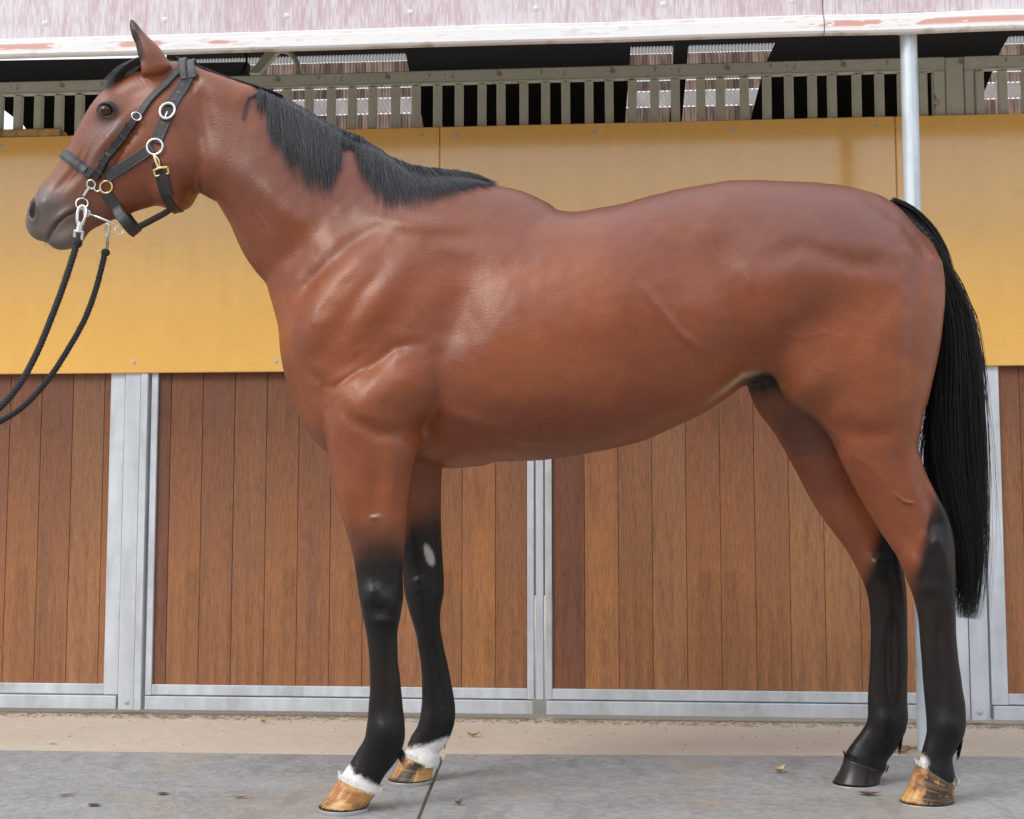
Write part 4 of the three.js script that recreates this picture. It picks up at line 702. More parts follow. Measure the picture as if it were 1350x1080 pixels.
{
  const t0 = Date.now();
  const { pos, nor, idx } = skin(CELL(), [-1.56, 0.045, -0.36], [1.32, 2.22, 0.36]);
  const u1 = new Float32Array(pos.length / 3 * 2), col = new Float32Array(pos.length), uv = new Float32Array(pos.length / 3 * 2);
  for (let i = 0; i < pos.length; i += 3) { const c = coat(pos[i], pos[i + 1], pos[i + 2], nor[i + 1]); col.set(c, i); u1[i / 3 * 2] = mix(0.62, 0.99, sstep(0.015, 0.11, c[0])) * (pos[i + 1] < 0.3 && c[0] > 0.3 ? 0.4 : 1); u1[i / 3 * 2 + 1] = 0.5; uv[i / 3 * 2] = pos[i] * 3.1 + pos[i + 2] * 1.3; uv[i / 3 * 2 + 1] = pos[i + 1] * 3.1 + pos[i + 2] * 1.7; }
  const g = new THREE.BufferGeometry(); g.setAttribute('position', new THREE.BufferAttribute(pos, 3)); g.setAttribute('normal', new THREE.BufferAttribute(nor, 3)); g.setAttribute('color', new THREE.BufferAttribute(col, 3)); g.setAttribute('uv', new THREE.BufferAttribute(uv, 2)); g.setAttribute('uv1', new THREE.BufferAttribute(u1, 2)); g.setIndex(idx);
  part('body', g, coatMat, horse);
  if (0) console.log('skin', pos.length / 3, idx.length / 3, Date.now() - t0, 'ms');
}
function CELL() { return 0.006; }
// ---- eyes
for (const s of [1, -1]) {
  const g = new THREE.SphereGeometry(0.0245, 32, 24); const m = part('eye', g, phy({ color: lin(0.030, 0.013, 0.006), roughness: 0.06, ior: 1.38 }), horse); m.position.set(EYE[0], EYE[1], s * (EYE[2] - 0.0165)); m.scale.set(1, 0.85, 0.9);
  const p = part('pupil', new THREE.SphereGeometry(0.0095, 20, 12), phy({ color: lin(0.003, 0.003, 0.004), roughness: 0.06, ior: 1.38 }), m); p.position.set(-0.002, 0, s * 0.0158); p.scale.set(1.3, 0.8, 0.9);
}
// ---- hooves: lofted from the coronet ring to the ground, each with a steel shoe
function hoof(cor, sole, z, hwC, hwS, mat, label) {   // cor: [front x, front y, back x, back y]; sole: [toe x, heel x]
  const N = 40, R = 12, pos = [], uv = [], idx = [], H0 = 0.011;
  for (let r = 0; r <= R; r++) { const t = r / R; for (let i = 0; i <= N; i++) {
    const a = i / N * Math.PI * 2, ca = Math.cos(a), sa = Math.sin(a);
    const e = (q, ex) => Math.sign(q) * Math.pow(Math.abs(q), ex);
    const cx = mix(cor[0], cor[2], 0.5 - 0.5 * ca), cy = mix(cor[1], cor[3], 0.5 - 0.5 * ca), cz = z + hwC * sa * (1 - 0.12 * (ca < 0 ? -ca : 0));
    const sx = mix(sole[0], sole[1], 0.5 - 0.5 * ca), sz = z + hwS * sa * (1 - 0.22 * (ca < 0 ? ca * ca : 0)), fl = 0.004 * Math.sin(t * Math.PI);
    pos.push(mix(cx, sx, t) + fl * ca, mix(cy, H0, t) + 0.0008 * Math.sin(t * 34 + 0.6 * Math.sin(a * 2)), mix(cz, sz, t) - fl * sa * 0.5); uv.push(i / N, t);
  } }
  for (let r = 0; r < R; r++) for (let i = 0; i < N; i++) { const a = r * (N + 1) + i; idx.push(a, a + 1, a + N + 2, a, a + N + 2, a + N + 1); }
  // close top and bottom
  for (const r of [0, R]) { const c = pos.length / 3; let mx = 0, my = 0, mz = 0; for (let i = 0; i < N; i++) { const k = (r * (N + 1) + i) * 3; mx += pos[k] / N; my += pos[k + 1] / N; mz += pos[k + 2] / N; } pos.push(mx, my + (r ? 0 : 0.006), mz); uv.push(0.5, r ? 1 : 0); for (let i = 0; i < N; i++) { const a = r * (N + 1) + i; r ? idx.push(a, a + 1, c) : idx.push(a + 1, a, c); } }
  const g = new THREE.BufferGeometry(); g.setAttribute('position', new THREE.Float32BufferAttribute(pos, 3)); g.setAttribute('uv', new THREE.Float32BufferAttribute(uv, 2)); g.setIndex(idx); g.computeVertexNormals();
  const h = part('hoof', g, mat, horse, label);
  // shoe: flat U along the wall
  const s = new THREE.Shape(), pt = (a, k) => { const ca = Math.cos(a), sa = Math.sin(a); return [mix(sole[0], sole[1], 0.5 - 0.5 * ca * k), hwS * k * sa * (1 - 0.22 * (ca < 0 ? ca * ca : 0))]; };
  const A = []; for (let i = 0; i <= 40; i++) A.push(-Math.PI * 0.90 + Math.PI * 1.80 * i / 40); const pts = [...A.map(a => pt(a, 1.035)), ...A.reverse().map(a => pt(a, 0.66))];
  pts.forEach(([x, y], i) => i ? s.lineTo(x, y) : s.moveTo(x, y));
  const sg = new THREE.ExtrudeGeometry(s, { depth: 0.007, bevelEnabled: true, bevelSize: 0.0012, bevelThickness: 0.0012, bevelSegments: 2 }); sg.rotateX(-Math.PI / 2); sg.translate(0, 0.0012, z);
  part('shoe', sg, std({ color: lin(0.42, 0.43, 0.44), metalness: 0.5, roughness: 0.4 }), h);
}
function hoofTex(seed, kind) {
  return tex(512, 128, (u, v) => {
    const f = Math.min(u, 1 - u) * 2, ring = fbm(u * 5, v * 26, 5, 26, 3, seed), st = fbm(u * 80, v * 3, 80, 3, 3, seed + 3), big = fbm(u * 9, v * 2.5, 9, 3, 4, seed + 5);
    let c = mix3([0.50, 0.27, 0.085], [0.36, 0.15, 0.045], sstep(0.35, 0.7, big)); c = mix3(c, [0.58, 0.42, 0.24], 0.6 * sstep(0.5, 0.75, st));
    let dk = 0; const w = 0.05 * (big - 0.5) + 0.05 * (st - 0.5);
    if (kind === 'amber') { dk = 0.85 * sstep(0.86, 0.93, v + 0.5 * w) * sstep(0.42, 0.6, st) + 0.35 * sstep(0.55, 0.7, v) * sstep(0.5, 0.62, big); }
    if (kind === 'streak') { dk = 0.95 * sstep(0.075, 0.04, Math.abs(u - 0.22 + 0.06 * (v - 0.5) + w)) + 0.6 * sstep(0.74, 0.95, v) * sstep(0.35, 0.55, big); }
    if (kind === 'mixed') { dk = 0.9 * sstep(0.17, 0.08, Math.abs(u - 0.27 + w * 1.8 - 0.06 * v)) * sstep(0.3, 0.5, 0.6 * ring + 0.5 * st) + 0.5 * sstep(0.6, 0.7, big); }
    if (kind === 'dark') dk = 1;
    c = mix3(c, [0.018, 0.016, 0.016], clamp(dk, 0, kind === 'dark' ? 0.995 : 0.95)); c = mix3(c, [0.30, 0.19, 0.09], 0.35 * sstep(0.5, 0.7, ring) * sstep(0.1, 0.5, dk) * (kind === 'dark' ? 0 : 1)); const k = 1 + 0.6 * (ring - 0.5); return [c[0] * k, c[1] * k, c[2] * k];
  });
}
const hoofMat = (s, k, r) => phy({ map: hoofTex(s, k), roughness: r, clearcoat: 0.12, clearcoatRoughness: 0.35, specularIntensity: 0.6 });
{
  const hs = (u, v, z) => [u, v];
  hoof([-0.4599, 0.0841, -0.3547, 0.0466], [-0.5133, -0.3805], 0.17, 0.045, 0.062, hoofMat(701, 'amber', 0.45), 'pale amber near fore hoof');
  hoof([-0.32, 0.08, -0.2243, 0.0473], [-0.3617, -0.233], -0.17, 0.043, 0.059, hoofMat(711, 'streak', 0.5), 'amber far fore hoof with a dark streak');
  hoof([1.0955, 0.1087, 1.1965, 0.0524], [1.0478, 1.1952], 0.115, 0.043, 0.057, hoofMat(721, 'mixed', 0.42), 'amber and black near hind hoof');
  hoof([0.9611, 0.0841, 1.074, 0.0433], [0.9244, 1.0598], -0.115, 0.043, 0.057, hoofMat(731, 'dark', 0.3), 'black far hind hoof');
}
// ---- hair: every strand a thin tapering three-sided tube
function hairGeo(strands) {
  const pos = [], nor = [], idx = [];
  for (const { p, r, tip = 0.15 } of strands) {
    const n = p.length, b0 = pos.length / 3;
    for (let i = 0; i < n; i++) {
      const a = p[Math.max(0, i - 1)], b = p[Math.min(n - 1, i + 1)]; let tx = b[0] - a[0], ty = b[1] - a[1], tz = b[2] - a[2], l = Math.hypot(tx, ty, tz) || 1; tx /= l; ty /= l; tz /= l;
      let ux = -ty, uy = tx, uz = 0; l = Math.hypot(ux, uy) || 1; if (Math.hypot(ux, uy) < 1e-4) { ux = 1; uy = 0; l = 1; } ux /= l; uy /= l;
      const vx = ty * uz - tz * uy, vy = tz * ux - tx * uz, vz = tx * uy - ty * ux, rr = r * mix(1, tip, Math.pow(i / (n - 1), 1.6)) * (i === 0 ? 0.6 : 1);
      for (let k = 0; k < 3; k++) { const A = Math.PI * 2 * k / 3 + 0.52, c = Math.cos(A), s = Math.sin(A), X = ux * c + vx * s, Y = uy * c + vy * s, Z = uz * c + vz * s; pos.push(p[i][0] + X * rr, p[i][1] + Y * rr, p[i][2] + Z * rr); nor.push(X, Y, Z); }
      if (i) for (let k = 0; k < 3; k++) { const a0 = b0 + (i - 1) * 3 + k, a1 = b0 + (i - 1) * 3 + (k + 1) % 3; idx.push(a0, a1, a1 + 3, a0, a1 + 3, a0 + 3); }
    }
  }
  const g = new THREE.BufferGeometry(); g.setAttribute('position', new THREE.Float32BufferAttribute(pos, 3)); g.setAttribute('normal', new THREE.Float32BufferAttribute(nor, 3)); g.setIndex(idx); return g;
}
function spl(pts, t) { const n = pts.length - 1, f = clamp(t, 0, 1) * n, i = Math.min(Math.floor(f), n - 1), u = f - i, a = pts[Math.max(0, i - 1)], b = pts[i], c = pts[i + 1], d = pts[Math.min(n, i + 2)]; return b.map((_, m) => cr(a[m], b[m], c[m], d[m], u)); }
const maneMat = phy({ color: lin(0.030, 0.031, 0.036), roughness: 0.36, specularIntensity: 1 });
const tailMat = phy({ color: lin(0.009, 0.0085, 0.0085), roughness: 0.45, specularIntensity: 0.65 });
// crest line with the hair's fall: [x, y, length in metres, lean of the tips]
{
  const R = rng(909), out = [];
  const K = [[-0.7299, 2.0149, 0.06, 0.01], [-0.7054, 2.0081, 0.16, 0.02], [-0.6787, 1.9945, 0.23, 0.035], [-0.6408, 1.9742, 0.27, 0.05], [-0.5852, 1.9448, 0.275, 0.05], [-0.5407, 1.9155, 0.25, 0.03], [-0.503, 1.8952, 0.17, 0.0], [-0.4852, 1.8862, 0.08, -0.02], [-0.452, 1.8727, 0.06, 0.0], [-0.4299, 1.8615, 0.14, 0.02], [-0.3966, 1.8412, 0.22, 0.05], [-0.3523, 1.812, 0.21, 0.06], [-0.2861, 1.7851, 0.16, 0.08], [-0.2354, 1.7762, 0.13, 0.08], [-0.1914, 1.7694, 0.10, 0.08], [-0.1562, 1.7605, 0.07, 0.08], [-0.1297, 1.7493, 0.04, 0.07]];
  const lockMid = (s, n) => { const f = s * n - Math.floor(s * n); return 0.5 - f; };
  for (let i = 0; i < 5200; i++) {
    const s = Math.pow(R(), 0.95), k = spl(K, s), lock = Math.floor(s * 60 + 1.6 * R()), lr = hash2(lock, 1, 5), ls = hash2(lock, 2, 5);
    const len = k[2] * (0.72 + 0.14 * lr + 0.40 * (R() - 0.4)) * (R() < 0.09 ? 1.05 + 0.25 * R() : 1), lean = k[3] * (0.75 + 0.5 * R()) + 0.03 * (ls - 0.5), zr = (R() - 0.6) * 0.022, lay = 0.003 + 0.012 * R() + 0.005 * lr, arch = 0.006 + 0.014 * R();
    const p = [], n = 8; let lastz = null;
    const x0 = k[0] + (R() - 0.5) * 0.008, y0 = k[1] + 0.004 + (R() - 0.5) * 0.006, wx_ = 0.008 * (R() - 0.5), conv = (hash2(lock, 3, 5) - 0.5) * 0.022 + (lockMid(s, 60) - 0) * 0.006;
    for (let j = 0; j < n; j++) {
      const t = j / (n - 1), fall = len * t, x = x0 + lean * t + (wx_ + conv * 0.6) * t * t + 0.0025 * Math.sin(t * 6 + i), y = y0 + arch * 4 * t * (1 - t) * (1 - t) - fall * (0.35 * t + 0.65) * (1 - 0.25 * Math.min(1, Math.abs(lean) / len));
      let z; if (j === 0) z = zr; else { const sz = surfZ(x, y, lastz === null ? 0.2 : Math.min(0.26, lastz + 0.07)); z = sz === null ? (lastz === null ? zr : lastz + 0.004) : sz + lay * Math.min(1, t * 5) * (1 - 0.3 * t); if (lastz !== null) z = Math.max(Math.min(z, lastz + 0.05), lastz - 0.012); }
      lastz = z; p.push([x, y, z]);
    }
    out.push({ p, r: 0.00075 + 0.0005 * R(), tip: 0.08 });
  }
  // short fringe lying along the crest between the ears and the long mane
  const Q = [[-0.9819, 2.1125], [-0.9148, 2.0807], [-0.83, 2.0489], [-0.7521, 2.024], [-0.7055, 2.0104], [-0.6699, 1.9945]];
  for (let i = 0; i < 700; i++) {
    const s = R(), a = spl(Q, s), L = 0.05 + 0.06 * R(), n = 6, p = [], up = 0.001 + 0.007 * R() * (1 - s * 0.4), z = (R() - 0.5) * 0.03;
    for (let j = 0; j < n; j++) { const t = j / (n - 1), b = spl(Q, clamp(s + t * L / 0.31, 0, 1.0)); p.push([b[0] + 0.004 * t, b[1] - 0.003 + up * (0.5 + t * (1 - t) * 2), z + 0.02 * t * (R() - 0.3)]); }
    out.push({ p, r: 0.0010 });
  }
  // loose curl in front of the long mane
  for (let i = 0; i < 26; i++) { const o = (R() - 0.5) * 0.008, p = [[-0.7084, 2.0024], [-0.7329, 1.9967], [-0.7543, 1.9722], [-0.7646, 1.9379], [-0.7704, 1.9027]].map(([x, y], j) => { const sz = surfZ(x + o, y, 0.25); return [x + o + 0.003 * R(), y + (R() - 0.5) * 0.004, (sz === null ? 0.02 : sz) + 0.006]; }); out.push({ p, r: 0.0008 }); }
  part('mane', hairGeo(out), maneMat, horse);
}
{
  // forelock: from between the ears down the forehead
  const R = rng(313), out = [];
  for (let i = 0; i < 520; i++) {
    const s = R(), z0 = (R() - 0.35) * 0.07, L = 0.55 + 0.45 * R(), p = [], n = 8;
    const A = [[-1.039, 2.0898], [-1.0832, 2.0852], [-1.127, 2.0648], [-1.1616, 2.033], [-1.1874, 2.0036]];
    for (let j = 0; j < n; j++) { const t = j / (n - 1) * L, q = spl(A, t), off = 0.004 + 0.012 * R() * 0.4 + 0.010 * s * (1 - t), dip = s * t * 0.03; p.push([q[0] + dip * 0.55, q[1] + off - dip * 0.8, z0 + (z0 > 0 ? 1 : -1) * t * 0.02]); }
    out.push({ p, r: 0.0011 });
  }
  for (let i = 0; i < 22; i++) { const p = [], z0 = (R() - 0.5) * 0.04, a = R(); for (let j = 0; j < 6; j++) { const t = j / 5; p.push([mix(-1.0036, -0.946, a) + 0.012 * t, 2.0943 + 0.002 - 0.012 * a + 0.022 * t * (1 - 0.5 * t) * (0.5 + 0.5 * R()), z0]); } out.push({ p, r: 0.0011 }); }
  part('forelock', hairGeo(out), maneMat, horse);
}
{
  // tail: strands leave the dock along its length and hang
  const R = rng(515), out = [];
  const D = [[1.0913, 1.68], [1.1434, 1.6532], [1.1905, 1.6087], [1.2283, 1.5465], [1.2501, 1.4645], [1.2583, 1.3653], [1.2597, 1.2555]];
  const Lc = [[1.2401, 1.4977], [1.2266, 1.3213], [1.2008, 1.168], [1.1822, 1.0374], [1.181, 0.9076], [1.2158, 0.7571], [1.2467, 0.6289], [1.2557, 0.4908]], Rc = [[1.2632, 1.542], [1.3179, 1.3873], [1.3374, 1.2336], [1.3437, 1.0809], [1.3479, 0.9292], [1.3449, 0.7571], [1.3344, 0.6182], [1.3071, 0.4908]];
  for (let i = 0; i < 6800; i++) {
    const s = R(), d = spl(D, s), e = Math.pow(R(), 0.9), lane = clamp(mix(1 - s, e, 0.72) + 0.1 * (R() - 0.5), 0, 1), lk = Math.floor(lane * 26 + R() * 0.6), end = (0.50 + 0.53 * Math.pow(R(), 0.8)) * (0.84 + 0.20 * hash2(lk, 1, 9)), fly = R() < 0.05 ? (R() - 0.35) * 0.06 : 0, z1 = (R() + R() - 1) * 0.085, p = [], n = 13, w1 = (R() - 0.5) * 0.016, f = R() * 6;
    // height of the lane where this strand meets it
    const t0 = clamp((1.542 - d[1]) / (1.542 - 0.4908) + 0.10, 0.03, 1);
    for (let j = 0; j < n; j++) {
      const t = j / (n - 1), q = mix(t0, Math.max(end, t0 + 0.15), t), a = spl(Lc, q), b = spl(Rc, q), m = sstep(0, 0.22, t), thin = 1 - 0.0 * t;
      const X = mix(a[0], b[0], lane) + w1 * t + 0.003 * Math.sin(f + t * 5) + 0.016 * (hash2(lk, 7, 9) - 0.5) * t + fly * t * t, Y = mix(a[1], b[1], lane);
      p.push([mix(d[0], X, m), mix(d[1], Y, m) + 0.012 * Math.sin(Math.PI * Math.min(1, t / 0.22)) * (1 - s), mix((R() - 0.5) * 0.006 + z1 * 0.25, z1, sstep(0, 0.5, t))]);
    }
    out.push({ p, r: 0.0007 + 0.0004 * R(), tip: 0.1 });
  }
  // short hair over the dock
  for (let i = 0; i < 900; i++) { const s = R() * 0.8, p = [], z = (R() - 0.5) * 0.05, n = 6, L = 0.10 + 0.1 * R(), up = 0.004 + 0.012 * R(); for (let j = 0; j < n; j++) { const t = j / (n - 1), q = spl(D, clamp(s + t * L / 0.42, 0, 1)); p.push([q[0] + up * (0.4 + t), q[1] + up * (1 - t * 0.4), z * (1 - 0.3 * t)]); } out.push({ p, r: 0.0012 }); }
  const tail = part('tail', hairGeo(out), tailMat, horse);
  const core = chain([[1.065, 1.68, 1.0817, 1.6443, 0.02, 0], [1.1432, 1.6488, 1.1203, 1.6087, 0.026, 0], [1.2033, 1.5953, 1.1675, 1.5687, 0.028, 0], [1.2429, 1.5199, 1.2053, 1.5066, 0.028, 0], [1.2611, 1.3873, 1.2326, 1.3829, 0.03, 0], [1.2613, 1.2336, 1.235, 1.2292, 0.02, 0]], 4);
  const tp = []; for (const s of core.segs) { const g = new THREE.SphereGeometry(1, 14, 10); g.scale(s[5] * 1.05, Math.max(s[5], s[4] * 1.2), s[7]); g.translate(s[0], s[1], s[9]); tp.push(g); } part('dock', merge(tp), tailMat, tail);
}
{
  // short hair hanging over the rim of each hoof
  const RC = rng(818), dark = [], pale = [];
  for (const [c, z, hw, white] of [[[-0.4539, 0.0881, -0.3507, 0.0486], 0.17, 0.040, 1], [[-0.3156, 0.0821, -0.2199, 0.0494], -0.17, 0.038, 1], [[1.0997, 0.1107, 1.2007, 0.0544], 0.115, 0.039, 0.25], [[0.9655, 0.0863, 1.0784, 0.0455], -0.115, 0.039, 0]])
    for (let i = 0; i < (white === 1 ? 520 : 260); i++) { const a = RC() * 6.283, ca = Math.cos(a), sa = Math.sin(a), t = 0.5 - 0.5 * ca, x = mix(c[0], c[2], t), y = mix(c[1], c[3], t), l = (0.006 + 0.009 * RC()) * (white === 1 ? 0.8 : 0.45), o = 0.0005 + 0.001 * RC(), u = 0.010 + 0.006 * RC();
      (RC() < (white === 1 ? 1 : white * (ca > 0.6 ? 3 : ca < -0.8 ? 3 : 0.2)) ? pale : dark).push({ p: [0, 0.5, 1].map(k => [x + (ca > 0 ? -1 : 0.3) * l * 0.5 * k - ca * (u * 0.35 + 0.003) * (1 - k) + ca * (o - 0.002), y + u * (1 - k) - l * k, z + sa * (hw + o + 0.0022 * k - 0.005 * (1 - k))]), r: 0.0005 }); }
  part('coronet_hair', hairGeo(pale), std({ color: lin(0.85, 0.83, 0.79), roughness: 0.8 }), horse, 'white coronet hair').userData.kind = 'stuff'; part('coronet_hair', hairGeo(dark), tailMat, horse).userData.kind = 'stuff';
  { const wr = rng(44), wh = []; for (let i = 0; i < 46; i++) { const x = mix(-1.3473, -1.2508, wr()), y = 1.5687 - 0.004 * wr(), z = (wr() - 0.4) * 0.05, l = 0.02 + 0.035 * wr(), dx = -0.012 + 0.03 * wr(); wh.push({ p: [0, 0.5, 1].map(t => [x + dx * t, y + 0.012 - l * t, z + 0.01 * t * t]), r: 0.00035 }); } part('whisker', hairGeo(wh), tailMat, horse); }
  // fetlock tufts
  const R = rng(717), out = [];
  for (const [x, y, z, L, dx, cnt] of [[-0.2971, 0.1634, 0.17, 0.035, 0.012, 60], [-0.1892, 0.1521, -0.17, 0.045, -0.008, 110], [1.2186, 0.1813, 0.115, 0.05, -0.015, 110], [1.1294, 0.1616, -0.115, 0.06, -0.012, 120]])
    for (let i = 0; i < cnt; i++) { const p = [], a = (R() - 0.5) * 0.034, b = (R() - 0.5) * 0.03, l = L * (0.5 + 0.6 * R()); for (let j = 0; j < 6; j++) { const t = j / 5; p.push([x - 0.006 + 0.2 * b + dx * t * t + 0.008 * t, y + b - l * t, z + a * (1 - 0.5 * t)]); } out.push({ p, r: 0.0011 }); }
  part('feather', hairGeo(out), tailMat, horse);
}

// ------------------------------------------------------------------ tack: follows the skin of the head
const HP = horse.position.toArray();
const leather = phy({ map: rep(tex(256, 256, (u, v) => { const a = fbm(u * 40, v * 40, 40, 40, 3, 801), b = fbm(u * 6, v * 6, 6, 6, 3, 807), k = 0.030 * (1 + 0.6 * (a - 0.5) + 0.6 * (b - 0.5)); return [k, k * 1.06, k * 1.22]; }), 8, 8), roughness: 0.5, bumpMap: rep(tex(256, 256, (u, v) => fbm(u * 50, v * 50, 50, 50, 3, 811), false), 8, 8), bumpScale: 0.0006 });
const leatherDark = phy({ color: lin(0.014, 0.014, 0.016), roughness: 0.45 });
const steel = std({ color: lin(0.68, 0.68, 0.67), metalness: 0.95, roughness: 0.22 }), brass = std({ color: lin(0.72, 0.58, 0.30), metalness: 0.95, roughness: 0.26 });
// strap whose centre line and normals are known: a bevelled flat band
function band(P, Nn, Wd, w, th) {
  const sec = [[-0.5, -0.3], [-0.5, 0.6], [-0.42, 1], [-0.36, 0.86], [0.36, 0.86], [0.42, 1], [0.5, 0.6], [0.5, -0.3]], m = sec.length, pos = [], uv = [], idx = []; let L = 0;
  for (let i = 0; i < P.length; i++) { if (i) L += Math.hypot(P[i][0] - P[i - 1][0], P[i][1] - P[i - 1][1], P[i][2] - P[i - 1][2]); for (const [a, b] of [...sec, sec[0]]) { pos.push(...[0, 1, 2].map(k => P[i][k] + Wd[i][k] * a * w + Nn[i][k] * b * th)); uv.push(L, a * w + b * th); } }
  for (let i = 0; i + 1 < P.length; i++) for (let k = 0; k < m; k++) { const a = i * (m + 1) + k; idx.push(a, a + m + 1, a + 1, a + 1, a + m + 1, a + m + 2); }
  for (const i of [0, P.length - 1]) for (let k = 1; k + 1 < m; k++) idx.push(i * (m + 1), i * (m + 1) + k, i * (m + 1) + k + 1);
  const g = new THREE.BufferGeometry(); g.setAttribute('position', new THREE.Float32BufferAttribute(pos, 3)); g.setAttribute('uv', new THREE.Float32BufferAttribute(uv, 2)); g.setIndex(idx); const q = g.toNonIndexed(); q.computeVertexNormals(); return q;
}
const nrm = v => { const l = Math.hypot(...v) || 1; return v.map(a => a / l); }, cross = (a, b) => [a[1] * b[2] - a[2] * b[1], a[2] * b[0] - a[0] * b[2], a[0] * b[1] - a[1] * b[0]];
function onSkin(x, y, lift = 0) { const z = surfZ(x, y, 0.3), g = nrm(grad(x, y, z === null ? 0 : z, 0.008)); return { p: [x + g[0] * lift, y + g[1] * lift, (z === null ? 0.05 : z) + g[2] * lift], n: g }; }
function sideStrap(pts, w, th, lift = 0.002, n = 26) {     // lies on the near cheek
  const P = [], N = [], W = []; let q = []; for (let i = 0; i <= n; i++) q.push(onSkin(...spl(pts, i / n), lift));
  for (let i = 0; i <= n; i++) { const a = q[Math.max(0, i - 2)], b = q[Math.min(n, i + 2)], c = q[i]; P.push([c.p[0], c.p[1], (a.p[2] + b.p[2] + 2 * c.p[2]) / 4 + 0.001]); N.push(nrm([0, 1, 2].map(k => a.n[k] + b.n[k] + c.n[k]))); }
  for (let i = 0; i <= n; i++) { const a = P[Math.max(0, i - 1)], b = P[Math.min(n, i + 1)], t = nrm([b[0] - a[0], b[1] - a[1], b[2] - a[2]]); W.push(nrm(cross(N[i], t))); }
  return band(P, N, W, w, th);
}
// band round the head in the plane of `dir` (in the side view) and the cross axis; angle 0 points along dir, 90 to the near side
function loopStrap(c, dir, a0, a1, w, th, lift = 0.002, n = 40) {
  const P = [], N = [], W = [], d = nrm([dir[0], dir[1], 0]), wd = [-d[1], d[0], 0], rs = [];
  for (let i = 0; i <= n; i++) { const a = THREE.MathUtils.degToRad(mix(a0, a1, i / n)), r = [d[0] * Math.cos(a), d[1] * Math.cos(a), Math.sin(a)]; rs.push([surfRay([c[0], c[1], 0], r, 0.26), r]); }
  for (let i = 0; i <= n; i++) { const R = (rs[Math.max(0, i - 1)][0] + rs[i][0] * 2 + rs[Math.min(n, i + 1)][0]) / 4 + lift; P.push([c[0] + rs[i][1][0] * R, c[1] + rs[i][1][1] * R, rs[i][1][2] * R]); }
  for (let i = 0; i <= n; i++) { const a = P[Math.max(0, i - 1)], b = P[Math.min(n, i + 1)], t = nrm([b[0] - a[0], b[1] - a[1], b[2] - a[2]]); let nn = nrm(cross(t, wd)); if (nn[0] * rs[i][1][0] + nn[1] * rs[i][1][1] + nn[2] * rs[i][1][2] < 0) nn = nn.map(v => -v); N.push(nn); W.push(wd); }
  return band(P, N, W, w, th);
}
function ringAt(p, n, r, tube, sx = 1, sy = 1, roll = 0) { const g = new THREE.TorusGeometry(r, tube, 12, 36); g.scale(sx, sy, 1); g.rotateZ(roll); g.applyQuaternion(new THREE.Quaternion().setFromUnitVectors(new THREE.Vector3(0, 0, 1), new THREE.Vector3(...n).normalize())); g.translate(...p); return g; }
function tubeThrough(pts, r, seg = 24) { return new THREE.TubeGeometry(new THREE.CatmullRomCurve3(pts.map(p => new THREE.Vector3(...p))), seg, r, 10); }
const lifted = (x, y, l) => onSkin(x, y, l).p;
